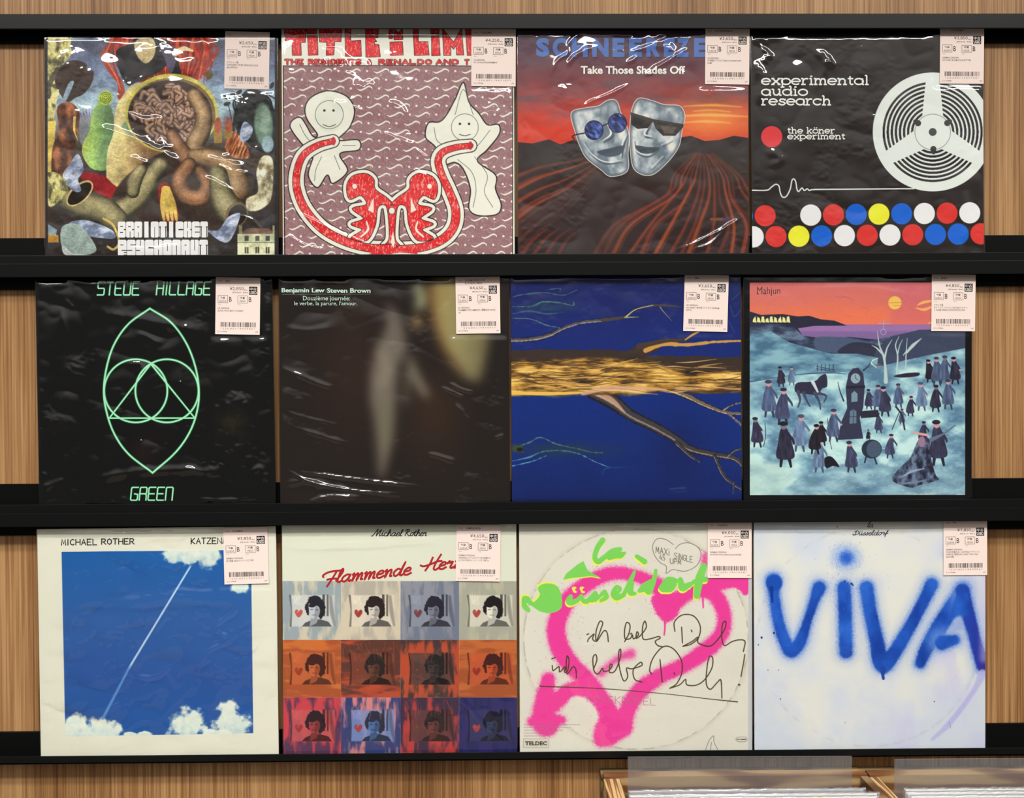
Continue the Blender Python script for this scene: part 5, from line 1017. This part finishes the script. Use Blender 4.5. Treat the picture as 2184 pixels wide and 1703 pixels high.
# --- lettering that sits on the covers
def colour(name, c): return mat(name, c, .5, .3)
def t_organic(k, root):
    m = colour('white_ink', (234, 234, 228))
    for txt, y0, y1 in (('BRAINTICKET', 1424, 1514), ('PSYCHONAUT', 1554, 1648)):
        n = len(txt); p = 645. / n
        for i, c in enumerate(txt):
            x0 = 571 + i * p
            blocky(k, c, x0 + 1, y0 - 12, x0 + p - 2, y1 + 12 if y1 < 1600 else y1 + 8, m)
    k.build('title_lettering', root)
CUTS = {  # fat block letters: the slits cut from a rounded block, unit box
 'B': [((.28, .3), (.62, .3)), ((.28, .68), (.62, .68)), ((.8, .5), (1, .5))], 'R': [((.28, .32), (.6, .32)), ((.5, .62), (.5, 1)), ((.8, .5), (1, .5))], 'A': [((.42, .34), (.6, .34)), ((.5, .68), (.5, 1))], 'I': [], 'N': [((.5, .35), (.5, 1))],
 'T': [((0, .34), (.26, .34)), ((.74, .34), (1, .34)), ((.12, .34), (.12, 1)), ((.88, .34), (.88, 1))], 'C': [((.42, .5), (1, .5))], 'K': [((.5, 0), (.5, .4)), ((.5, .6), (.5, 1)), ((.85, .5), (1, .5))], 'E': [((.42, .34), (1, .34)), ((.42, .66), (1, .66))],
 'P': [((.3, .32), (.62, .32)), ((.45, .66), (1, .66)), ((.7, .8), (1, .8)), ((.7, .95), (1, .95))], 'S': [((.42, .32), (1, .32)), ((0, .66), (.58, .66))], 'Y': [((.5, 0), (.5, .42)), ((0, .66), (.45, .66))], 'H': [((.5, 0), (.5, .4)), ((.5, .62), (.5, 1))], 'O': [((.5, .3), (.5, .7))], 'U': [((.5, 0), (.5, .66))]}
def blocky(k, c, x0, y0, x1, y1, m):
    """block letter as a grid of cells with the slits left open and rounded corners"""
    nx, ny = 26, 52; X = (np.arange(nx) + .5) / nx; Y = (np.arange(ny) + .5) / ny; GX, GY = np.meshgrid(X, Y); ok = np.ones(GX.shape, bool)
    if c == 'I': ok &= np.abs(GX - .5) < .27
    hw = .055
    for (ax, ay), (bx, by) in CUTS[c]:
        if ay == by: ok &= ~((GX > ax - .02) & (GX < bx + .02) & (np.abs(GY - ay) < hw * .55))
        else: ok &= ~((np.abs(GX - ax) < hw) & (GY > ay - .01) & (GY < by + .01))
    r = .22
    for cx, cy in ((r, r * .5), (1 - r, r * .5), (r, 1 - r * .5), (1 - r, 1 - r * .5)):
        ox = GX < r if cx < .5 else GX > 1 - r; oy = GY < r * .5 if cy < .5 else GY > 1 - r * .5
        ok &= ~(ox & oy & (((GX - cx) / r) ** 2 + ((GY - cy) / (r * .5)) ** 2 > 1)) if c not in 'I' else True
    P = []; F = []
    for j in range(ny):
        i = 0
        while i < nx:
            if not ok[j, i]: i += 1; continue
            e = i
            while e < nx and ok[j, e]: e += 1
            n = len(P); a, b = x0 + (x1 - x0) * i / nx, x0 + (x1 - x0) * e / nx; t, u = y0 + (y1 - y0) * j / ny, y0 + (y1 - y0) * (j + 1) / ny
            P += [(a, t), (a, u), (b, u), (b, t)]; F.append([n, n + 1, n + 2, n + 3]); i = e
    k.add(P, F, m)
def t_masks(k, root):
    bl, sh = colour('blue_ink', (62, 100, 172)), colour('shadow_ink', (44, 34, 44)); B = [('S', 75, 235), ('C', 270, 450), ('H', 500, 690), ('N', 745, 940), ('E', 985, 1130), ('E', 1185, 1340), ('R', 1390, 1560), ('E', 1600, 1730), ('Z', 1750, 1905), ('E', 1960, 2100)]
    for dx, m in ((8, sh), (0, bl)):
        for c, a, b in B: k.text(c, 133.6 + .596 * a + dx, 105 + dx, 133.6 + .596 * b + dx, 239 + dx, m, .055)
        k.y -= 1.2e-4
    k.build('artist_lettering', root); k = Ink(k.A.ravel(), -.00162)
    k.text('Take Those Shades Off', 496, 303, 1238, 360, colour('white_ink', (236, 232, 218)), .028); k.build('title_lettering', root)
def t_reel(k, root):
    m = colour('white_ink', (226, 230, 222))
    slab(k, 'experimental', 116, 435, 876, 42, m); slab(k, 'audio', 116, 512, 440, 42, m); slab(k, 'research', 116, 580, 606, 42, m); k.build('artist_lettering', root); k = Ink(k.A.ravel(), -.00162); slab(k, 'the köner', 300, 782, 634, 27, m); slab(k, 'experiment', 300, 823, 708, 27, m)
    k.build('title_lettering', root)
_c = [(.5 + .5 * math.cos(t), .5 + .5 * math.sin(t)) for t in np.linspace(0, 2 * math.pi, 25)]   # round bowl, y up, x-height 1
SL = {'e': ([[(.03, .5), (.97, .5)], [(.5 + .5 * math.cos(t), .5 + .5 * math.sin(t)) for t in np.linspace(0, 5.5, 22)]], 1.), 'x': ([[(.08, 1), (.92, 0)], [(.92, 1), (.08, 0)], [(-.02, 1), (.3, 1)], [(.7, 1), (1.02, 1)], [(-.02, 0), (.3, 0)], [(.7, 0), (1.02, 0)]], 1.), 'p': ([[(.08, 1), (.08, -.45)], [(-.08, 1), (.08, 1)], [(-.1, -.45), (.3, -.45)], _c], 1.), 'r': ([[(.15, 1), (.15, 0)], [(-.05, 1), (.15, 1)], [(-.05, 0), (.45, 0)], [(.15, .5), (.25, .85), (.5, 1), (.75, .95)]], .75), 'i': ([[(.2, 1), (.2, 0)], [(0, 1), (.2, 1)], [(0, 0), (.42, 0)], [(.1, 1.38), (.32, 1.38)]], .42),
 'm': ([[(.12, 1), (.12, 0)], [(-.05, 1), (.12, 1)], [(-.05, 0), (.32, 0)], [(.12, .6), (.3, .95), (.55, .95), (.68, .7), (.68, 0)], [(.68, .6), (.85, .95), (1.1, .95), (1.24, .7), (1.24, 0)], [(.52, 0), (.86, 0)], [(1.08, 0), (1.42, 0)]], 1.4), 'n': ([[(.15, 1), (.15, 0)], [(-.05, 1), (.15, 1)], [(-.05, 0), (.38, 0)], [(.15, .55), (.35, .92), (.65, .95), (.82, .7), (.82, 0)], [(.62, 0), (1.03, 0)]], 1.), 't': ([[(.25, 1.4), (.25, .2), (.38, 0), (.62, .05)], [(0, 1), (.6, 1)]], .62), 'a': ([_c, [(.92, 1), (.92, 0)], [(.92, 0), (1.08, 0)]], 1.05), 'l': ([[(.2, 1.5), (.2, 0)], [(0, 1.5), (.2, 1.5)], [(0, 0), (.42, 0)]], .42), 'u': ([[(.15, 1), (.15, .35), (.3, .05), (.6, .03), (.85, .4)], [(.85, 1), (.85, 0)], [(-.05, 1), (.15, 1)], [(.65, 1), (.85, 1)], [(.85, 0), (1.05, 0)]], 1.05),
 'd': ([_c, [(.92, 1.5), (.92, 0)], [(.72, 1.5), (.92, 1.5)], [(.92, 0), (1.1, 0)]], 1.08), 'o': ([_c], 1.), 's': ([[(.8, .8), (.6, .98), (.25, .95), (.15, .72), (.3, .55), (.65, .45), (.82, .25), (.65, .02), (.3, 0), (.08, .2)], [(.82, 1), (.82, .72)], [(.08, 0), (.08, .3)]], .88), 'c': ([[(.5 + .5 * math.cos(t), .5 + .5 * math.sin(t)) for t in np.linspace(.6, 5.6, 20)], [(.93, 1), (.93, .72)]], .98), 'h': ([[(.15, 1.5), (.15, 0)], [(-.05, 1.5), (.15, 1.5)], [(-.05, 0), (.38, 0)], [(.15, .55), (.35, .92), (.65, .95), (.82, .7), (.82, 0)], [(.62, 0), (1.03, 0)]], 1.), 'k': ([[(.15, 1.5), (.15, 0)], [(-.05, 1.5), (.15, 1.5)], [(-.05, 0), (.36, 0)], [(.2, .4), (.8, 1)], [(.4, .6), (.85, 0)], [(.6, 1), (1., 1)], [(.66, 0), (1.04, 0)]], 1.), ' ': ([], .5)}
SL['ö'] = (SL['o'][0] + [[(.2, 1.4), (.4, 1.4)], [(.62, 1.4), (.82, 1.4)]], 1.)
def slab(k, txt, x0, base, x1, xh, m):
    W = sum(SL[c][1] for c in txt) + .16 * (len(txt) - 1); q = (x1 - x0) / W; x = 0
    for c in txt:
        for st in SL[c][0]: k.ribbon([(x0 + (x + px) * q, base - py * xh) for px, py in st], xh * .25, m, cap=.1)
        x += SL[c][1] + .16
def t_black(k, root):
    m, g = colour('green_ink', (158, 232, 186)), colour('green_glow', (20, 92, 48))
    S = hand('STEUE', 476, 72, 770, 166, SEG, gap=.32, slant=.1) + hand('HILLAGE', 896, 72, 1276, 164, SEG, gap=.32, slant=.1)
    S2 = hand('GrEEn', 712, 1536, 1008, 1628, SEG, gap=.3, slant=.1)
    for nm, Q in (('artist_lettering', S), ('title_lettering', S2)):
        k = Ink(k.A.ravel(), -.00162)
        for w, mm in ((15, g), (9, m)):
            for P in Q: k.ribbon(P, w, mm)
            k.y -= 1.2e-4
        k.build(nm, root)
    e = Ink(k.A.ravel(), -.0015 - .00012)
    def arc(p, q, r_):
        p, q, r_ = map(np.array, (p, q, r_)); t = np.linspace(0, 1, 40)[:, None]; c = 2 * r_ - .5 * (p + q); return (1 - t) ** 2 * p + 2 * t * (1 - t) * c + t * t * q
    l = spline([(850, 262), (700, 370), (600, 510), (545, 670), (522, 850), (545, 1010), (600, 1160), (700, 1300), (870, 1432)], 8); r = spline([(850, 262), (1000, 360), (1110, 510), (1175, 680), (1200, 850), (1185, 1000), (1130, 1150), (1030, 1290), (870, 1432)], 8)
    circ = lambda cx, cy, q: [(cx + q * math.cos(t), cy + q * math.sin(t)) for t in np.linspace(0, 2 * math.pi, 64, endpoint=False)]
    for w, mm in ((22, g), (11.5, m)):
        e.ribbon(l, w, mm); e.ribbon(r, w, mm); e.ribbon(circ(750, 848, 225), w, mm, True); e.ribbon(circ(972, 848, 225), w, mm, True); e.ribbon([(857, 655), (562, 1042), (1170, 1042)], w, mm, True); e.y -= 1.2e-4
    e.build('emblem', root)
def t_blur(k, root):
    m, q = colour('pale_ink', (196, 226, 208)), colour('grey_ink', (104, 98, 92))
    k.text('Benjamin Lew', 70, 117, 376, 158, m, .028); k.text('Steven Brown', 392, 118, 702, 151, m, .028); k.ribbon([(378, 156), (390, 122)], 3, q); k.ribbon([(72, 162), (702, 160)], 3.4, q); k.build('artist_lettering', root); k = Ink(k.A.ravel(), -.00162)
    k.text('Douzième journée:', 222, 174, 556, 214, m); k.text('le verbe, la parure, l\'amour.', 160, 210, 608, 248, m); k.build('title_lettering', root)
def t_winter(k, root):
    m = colour('black_ink', (36, 26, 30)); x = 150
    k.text('Mahjun', 150, 126, 314, 192, m, -.008)
    for x0, x1 in ((146, 164), (196, 216)): k.rect(x0, 174, x1, 178, m)
    k.build('title_lettering', root)
def t_sky(k, root):
    m = colour('black_ink', (34, 32, 36))
    for P in hand('MICHAEL', 218, 136, 466, 176, slope=-.012) + hand('ROTHER', 498, 132, 724, 170, slope=-.012): k.ribbon(P, 7, m)
    k.build('artist_lettering', root); k = Ink(k.A.ravel(), -.00162)
    for P in hand('KATZENMUSIK', 1122, 126, 1500, 166, slope=-.012): k.ribbon(P, 7, m)
    k.build('title_lettering', root)
def t_grid(k, root):
    m, r = colour('black_ink', (30, 30, 34)), colour('red_ink', (170, 32, 36))
    for P in cursive('Michael', 690, 113, 24, 890, slant=.3) + cursive('Rother', 905, 112, 24, 1065, slant=.3): k.ribbon(spline(P, 5), 6, m)
    k.build('artist_lettering', root); k = Ink(k.A.ravel(), -.00162)
    for P in cursive('Flammende', 350, 452, 50, 950, slope=-.11, slant=.3) + cursive('Herzen', 1050, 362, 50, 1420, slope=-.11, slant=.3):
        Q = spline(P, 6); k.ribbon(Q, 14, r, cap=.2)
    k.build('title_lettering', root)
def t_spray(k, root):
    m = colour('brown_ink', (70, 58, 46)); k.text('TELDEC', 99, 1592, 256, 1621, m, .04)
    for x0 in (0, 45): pass
    k.build('title_lettering', root)
def t_viva(k, root):
    m = colour('navy_ink', (34, 38, 78))
    for P in cursive('la', 866, 68, 20, 906, slant=.3) + cursive('Düsseldorf', 766, 124, 19, 1010, slant=.3): k.ribbon(spline(P, 5), 4.5, m)
    k.build('title_lettering', root)
REC = [  # label, grid, painter, printed writing, lettering, dark edge, label corner left/right, under film, (title, price, tax, lines, code), film amp, creases
 ('surreal painted record cover with brown coils, flames and a folded dome', 560, art_organic, None, t_organic, 1, (1330, 463), (1634, 470), 1, ((), '2,650', ('2,409', '241'), ('ロイシュー盤', 'SWISS JERRY PETER PRESS DIE DOOR', 'BELLAPHON'), '*22U0011947084*'), 1.0,
  [(860, 880, 130, 6), (1400, 1020, 110, 5), ([(640, 640), (760, 690), (930, 680)], 22, 3), ([(420, 730), (600, 790), (800, 870), (960, 960), (1040, 1010)], 26, 3.6), ([(1200, 950), (1330, 985), (1460, 1010)], 12, 2), ([(1190, 1090), (1310, 1150), (1450, 1220)], 12, 2), ([(1280, 1000), (1400, 1060), (1520, 1070)], 12, 1.9), ([(1060, 85), (1180, 110), (1220, 190)], 14, 2), ([(1590, 80), (1620, 130), (1690, 160)], 8, 1.6), ([(1330, 75), (1450, 95), (1560, 80)], 16, 1.4), ([(620, 1590), (800, 1610), (1060, 1580)], 12, 1.5), ([(1400, 1360), (1530, 1400), (1600, 1480)], 8, 1.2), ([(1565, 860), (1560, 1050), (1550, 1210)], 10, 1.6)]),
 ('record cover with red block title over white doodle figures on mauve', 560, art_limbo, limbo_writing, None, 0, (1386, 448), (1688, 450), 0, (('TITLE IN LIMBO',), '4,250', ('3,864', '386'), ('US-ORIGINAL', 'W/- DE-RALPH/EXPERIMENT'), '*22U0011947107*'), .9,
  [([(320, 70), (430, 230), (520, 400), (660, 560)], 60, 3.4), (400, 150, 130, 9), (470, 330, 110, 8), (590, 500, 110, 7), ([(790, 560), (880, 600), (940, 680)], 22, 2), ([(760, 780), (870, 830), (980, 870)], 12, 2), ([(990, 900), (1080, 970)], 10, 1.6), ([(60, 1490), (200, 1580), (360, 1620)], 12, 2), ([(60, 1290), (250, 1400), (500, 1510), (760, 1630)], 9, 1.7), ([(60, 85), (600, 95), (1380, 90)], 20, 1.4), ([(1560, 1130), (1580, 1180), (1680, 1160)], 8, 1.3), ([(1500, 1380), (1560, 1430), (1660, 1330)], 8, 1.2), ([(960, 1050), (1010, 1060), (1090, 1110)], 10, 1.4)]),
 ('record with two grey masks in dark glasses over a furrowed field at sunset', 560, art_masks, None, t_masks, 1, (1379, 434), (1684, 437), 0, (('TAKE THOSE SHADES OFF',), '3,650', ('3,319', '331'), ('US-ORIGINAL', '日本盤はアナログ DISK-LP W/NEW DIST', '& IMP'), '*22U0011947177*'), .7,
  [(1000, 140, 150, 6), ([(500, 600), (600, 545), (700, 510), (850, 430)], 9, 2.2), ([(280, 370), (330, 270), (400, 220), (410, 150), (500, 70), (610, 40)], 10, 2), ([(400, 310), (450, 240), (580, 170)], 13, 2.2), ([(700, 75), (800, 90), (880, 80)], 9, 1.5), ([(820, 115), (1000, 110), (1110, 60)], 15, 2.3), ([(830, 215), (1000, 165), (1130, 115), (1280, 105)], 13, 2.4), ([(940, 380), (1100, 280), (1260, 185)], 13, 2.4), ([(820, 290), (880, 250), (900, 200)], 14, 1.8), ([(1180, 1615), (1300, 1570), (1480, 1480), (1640, 1380)], 8, 2), ([(1290, 1615), (1420, 1570), (1530, 1460), (1640, 1390)], 8, 2), ([(80, 700), (120, 760), (90, 830)], 14, .8)]),
 ('black record cover with a white tape reel and two rows of coloured dots', 560, art_reel, None, t_reel, 1, (1380, 430), (1684, 432), 0, (('KONER EXPERIMENT',), '3,850', ('3,500', '350'), ('GERMAN ORIGINAL', '2LP SONIC BOOM,COLIN POTTER'), '*22U0011947190*'), .7,
  [(110, 160, 80, 5), (560, 260, 90, 3), ([(50, 130), (120, 100), (300, 90)], 30, 2), ([(110, 170), (160, 230), (190, 250)], 16, 2), ([(60, 260), (110, 420), (90, 600)], 40, 2.4), ([(130, 900), (240, 960), (180, 1040)], 30, 1.5), ([(480, 190), (560, 280), (540, 420)], 22, 1.2), ([(60, 1580), (90, 1620)], 7, 1.4), ([(1560, 1180), (1580, 1400), (1570, 1600)], 30, 1.6)]),
 ('black record cover with a thin green oval emblem of circles and a triangle', 420, art_black, None, t_black, 1, (1317, 444), (1631, 449), 0, (('GREEN',), '2,850', ('2,591', '259'), ('UK-ORIGINAL', 'BLACK VINYL MAT 1/2 INSERT'), '*22U0011947085*'), 1.4,
  [([(430, 1490), (700, 1430), (1100, 1410), (1400, 1425)], 30, 2.2), ([(1100, 1390), (1180, 1410), (1240, 1440)], 18, 1.5), ([(480, 280), (700, 330), (1000, 380), (1300, 440)], 40, 2.2), ([(220, 230), (260, 420), (270, 560)], 18, 1.6), ([(760, 430), (850, 470), (940, 520)], 22, 1.6), ([(90, 1540), (180, 1510), (260, 1470)], 24, 1.6), ([(1580, 1440), (1640, 1410), (1700, 1500)], 24, 1.6), ([(1180, 1620), (1400, 1625), (1640, 1610)], 10, 1.2), ([(700, 660), (790, 660), (800, 720)], 18, 1.4), ([(250, 190), (320, 270)], 14, 1.4)]),
 ('dark brown record cover with a blurred pale upright shape and a yellow glow', 420, art_blur, None, t_blur, 1, (1312, 442), (1616, 438), 0, (('DOUZIEME JOURNEE: LE VER', 'BE, LA PARURE, L\'AMOUR'), '4,650', ('4,227', '423'), ('EU ORIGINAL', 'CRAMMED DISC/AMBIENT~音響NEW WAVE', ' 83'), '*22U0011947091*'), .9,
  [([(170, 1425), (400, 1450), (700, 1490), (1070, 1530)], 9, 2.6), ([(90, 1405), (300, 1500), (600, 1560), (940, 1590)], 9, 2.4), ([(60, 680), (200, 740), (350, 800), (450, 830)], 16, 1.6), ([(1090, 1290), (1200, 1320), (1320, 1360)], 18, 2), ([(1200, 820), (1290, 860), (1380, 900)], 9, 1.5), ([(1250, 785), (1350, 840), (1450, 860)], 9, 1.5), ([(260, 1645), (400, 1600), (640, 1605)], 14, 2.4), ([(70, 985), (250, 1040), (500, 1100)], 14, 1.4), ([(180, 1110), (350, 1170), (560, 1230)], 14, 1.3), ([(1300, 940), (1360, 1010), (1400, 1080)], 22, 1.5), ([(1580, 1190), (1660, 1165)], 12, 1.4), ([(80, 400), (250, 420), (430, 400)], 22, 1.2), ([(70, 1520), (250, 1490), (400, 1540)], 22, 1.5)]),
 ('deep blue record cover with a golden tree trunk and bare branches lying sideways', 560, art_branch, None, None, 1, (1274, 421), (1582, 429), 0, (('TAMLIN',), '3,650', ('3,319', '331'), ('UK-ORIGINAL', 'NO-INSERT 94年頃ジアナログ EXPERIM', 'ENTAL'), '*22U0011947190*'), .45,
  [([(420, 46), (800, 52), (1200, 40)], 9, 1.8), ([(60, 80), (70, 300)], 10, 1), ([(1150, 1560), (1320, 1550)], 14, 1), ([(1650, 700), (1680, 730), (1660, 780)], 8, 1)]),
 ('black bordered record cover with tiny cloaked figures on snow under an orange sky', 600, art_winter, None, t_winter, 1, (1386, 438), (1687, 440), 0, (('MAHJUN',), '4,850', ('4,409', '441'), ('フランス盤', 'ダイナマイトセベル COATINGジャケッ', 'ト INNER FRENCH ROCK PROG/1974'), '*22U0011947035*'), .45,
  [([(1655, 900), (1670, 1200), (1665, 1560)], 14, 1.4), ([(500, 140), (900, 130), (1300, 200)], 20, .8)]),
 ('white bordered record cover with a white contrail crossing a blue sky', 560, art_sky, None, t_sky, 0, (1357, 448), (1660, 440), 0, (('KATZENMUSIK',), '3,850', ('3,500', '350'), ('GERMAN ORIGINAL', 'SKY初盤 NEU!メンバーソロ 79年'), '*22U0011947041*'), 1.6,
  [([(240, 540), (600, 570), (1000, 530), (1500, 570)], 40, 2.2), ([(1400, 570), (1440, 620), (1300, 740), (1390, 830), (1250, 910), (1160, 1060)], 14, 1.5), ([(300, 500), (340, 420), (320, 360)], 18, 1.6), ([(860, 800), (930, 700), (980, 650)], 14, 1.5), ([(400, 820), (440, 760), (390, 680)], 18, 1.4), ([(700, 1090), (900, 1080), (1020, 960)], 14, 1.5), ([(560, 1310), (640, 1270)], 10, 1.3), ([(840, 1290), (890, 1210)], 10, 1.3), ([(100, 1330), (150, 1300)], 10, 1.4), ([(1000, 480), (1150, 490), (1310, 500)], 18, 1.4), ([(50, 90), (800, 100), (1340, 80)], 22, 1.3), ([(900, 1400), (1100, 1180)], 26, 1.5)]),
 ('record cover with a tinted grid of twelve portraits under red script', 560, art_grid, None, t_grid, 0, (1275, 432), (1581, 436), 0, (('FLAMMENDE HERZEN',), '4,650', ('4,227', '423'), ('GERMAN ORIGINAL', 'UNIVERSUムラベル/ドイツSKY初盤 FU', 'LL COAT NEU!メンバーソロ 77年1st'), '*22U0011947040*'), .5,
  [([(1230, 1250), (1340, 1300), (1450, 1430), (1640, 1600)], 9, 1.6), ([(1120, 1240), (1180, 1245)], 10, 1.5), ([(150, 1300), (260, 1270)], 14, 1.3), ([(40, 180), (600, 170), (1280, 130)], 24, 1.4), ([(1600, 60), (1690, 50)], 8, 1.3)]),
 ('white record cover with a pink sprayed heart, green lettering and pen handwriting', 600, art_spray, spray_writing, t_spray, 0, (1397, 427), (1699, 427), 0, (('ICH LIEBE DICH',), '4,050', ('3,682', '368'), ('GERMAN ORIGINAL', 'LP/WHITE-WAX ADD KLAUS DINGER'), '*22U0011947028*'), .35,
  [([(700, 78), (1000, 60), (1380, 72)], 12, 1.4), ([(1500, 60), (1650, 90)], 10, 1.)]),
 ('bluish white record cover with four big blue spray painted letters', 520, art_viva, None, t_viva, 0, (1407, 408), (1702, 405), 0, (('VIVA',), '7,850', ('7,137', '713'), ('GERMAN ORIGINAL', 'STAND初盤,FULL COATINGジャケット,I', 'NNER PL,"再発2nd"LA NEU! "CHA CHA', '2000"収録'), '*22U0011947006*'), .3,
  [([(60, 75), (700, 85), (1400, 75)], 14, 1.2)]),
]
for i, ((bx, bz, w, h, th, A), R) in enumerate(zip(RECS, REC)):
    label, n, paint, write, letter, dark, bl, br, under, info, amp, cr = R
    t = thing('record_album', label, 'record', (bx, -.012, Z0 + bz), (0, th, 0), 'records displayed on the wall rails')
    v0 = abs(math.tan(th)) * w / 2 + .0001; a = Art(n, w - .0018, h, A, (200, 200, 200), v0); paint(a)
    if write: write(a)
    jacket(t, a, M_DARKCARD if dark else M_CARD); del a
    if letter: letter(Ink(A, -.00162), t)
    x0, y1 = min(bl[0], br[0]) - 20, max(bl[1], br[1]) + 8
    film(t, w, h, A, i, amp, cr, (x0, x0 + 356, y1 - 425, y1), .0010 if under else .0008, v0)
    price_label(t, A, bl, br, info, under, 40 + i)

# ---------------------------------------------------------------- bins below: two pine crates with records and milky divider sheets
zb = Z0 - 1.337                              # floor of the bins
def crate(x0, x1, tl, tr, label, top):
    t = thing('record_crate', label, 'crate', ((x0 + x1) / 2, 0, zb - .012), group='pine record crates below the rails'); c = (x0 + x1) / 2; q = zb - .012; zt = Z0 + top - q
    boxes('back_board', [(x0 - c + .0005, x1 - c - .0005, -.0335, -.019, 0, zt)], M_PINE, t, .0012)
    boxes('rear_batten', [(x0 - c - .0015, x1 - c - .0005, -.0185, 0, zt - .09, zt - .0045)], M_PINE2, t, .0012)
    boxes('side_board', [(x0 - c, x0 - c + tl, -.38, -.034, 0, zt - .0025)], M_PLY, t, .0014)
    boxes('side_board', [(x1 - c - tr, x1 - c, -.38, -.034, 0, zt - .002)], M_PINE2, t, .0014)
    boxes('bottom_board', [(x0 - c + tl, x1 - c - tr, -.38, -.034, 0, .012)], M_PINE2, t, .0006)
    boxes('front_board', [(x0 - c, x1 - c, -.394, -.381, 0, zt - .09)], M_PINE, t, .0012)
crate(.1305, .4885, .0225, .0105, 'left pine crate of the two at the bottom, striped plywood edge', -1.0305)
crate(.4905, .852, .0115, .018, 'right pine crate of the two, cut off by the lower right corner', -1.0315)

def divider(x0, x1, top, rot, label):
    t = thing('divider_sheet', label, 'divider', ((x0 + x1) / 2, -.075, zb + .001), (0, rot, 0), 'milky plastic divider sheets'); h = Z0 + top - zb - .001
    me = boxes('sheet', [(-(x1 - x0) / 2, (x1 - x0) / 2, -.0006, .0006, 0, h)], M_ACRYL, t, .0003)
divider(.1548, .4462, -.9855, .006, 'milky plastic divider sheet standing in the left pine crate')
divider(.5033, .832, -.991, .002, 'milky plastic divider sheet standing in the right pine crate')

def bin_record(x0, x1, y, top, label, card, seed, film_m, tag=None):
    t = thing('boxed_record', label, 'record', ((x0 + x1) / 2, y, zb), group='records filed in the crates'); w = (x1 - x0) / 2; h = Z0 + top - zb
    boxes('jacket', [(-w + .002, w - .003, -.0014, .0014, .0002, h - .0035)], card, t, .0004)
    n = 240; rs = np.random.RandomState(seed); xs = np.linspace(-w, w, n); wob = (fbm(xs * 160, 0 * xs + seed, seed, 3) - .5)
    me = bpy.data.meshes.new('outer_sleeve'); v = []; f = []
    rows = [(-.0019, .001, 0), (-.0021, h * .5, .0003), (-.0022, h - .004, .0012), (-.0008, h, .0022), (.0008, h - .0002, .0018), (.0021, h - .004, .001), (.0019, .001, 0)]
    for yy, zz, k in rows:
        v += [(x, yy + wob[j] * k * .6, zz + (wob[j] - .2) * k) for j, x in enumerate(xs)]
    for r in range(len(rows) - 1): f += [(r * n + j, r * n + j + 1, (r + 1) * n + j + 1, (r + 1) * n + j) for j in range(n - 1)]
    me.from_pydata(v, [], f); me.polygons.foreach_set('use_smooth', [True] * len(f)); me.update(); link('outer_sleeve', me, t, [film_m])
    if tag: boxes('index_tag', [(tag - .012, tag + .012, -.0032, -.0028, h - .03, h - .001)], M_YEL, t, 0)
bin_record(.1540, .4560, -.0975, -1.0155, 'grey record in crinkled film, rearmost in the left pine crate', M_GREY, 3, M_SHINE)
bin_record(.1535, .4700, -.1045, -1.0175, 'white record second from the back in the left pine crate', M_WHITE, 8, M_SHINE)
bin_record(.1545, .4660, -.1115, -1.0185, 'pale record with a yellow tag, third from the back in the left pine crate', M_WHITE, 12, M_SHINE, .08)
bin_record(.5050, .8250, -.0975, -1.0165, 'white record rearmost in the right pine crate', M_WHITE, 21, M_SHINE)
bin_record(.5040, .8260, -.1045, -1.0175, 'white record second from the back in the right pine crate', M_WHITE, 25, M_SHINE)
bin_record(.5060, .8240, -.1115, -1.0185, 'pale record third from the back in the right pine crate', M_WHITE, 29, M_SHINE)
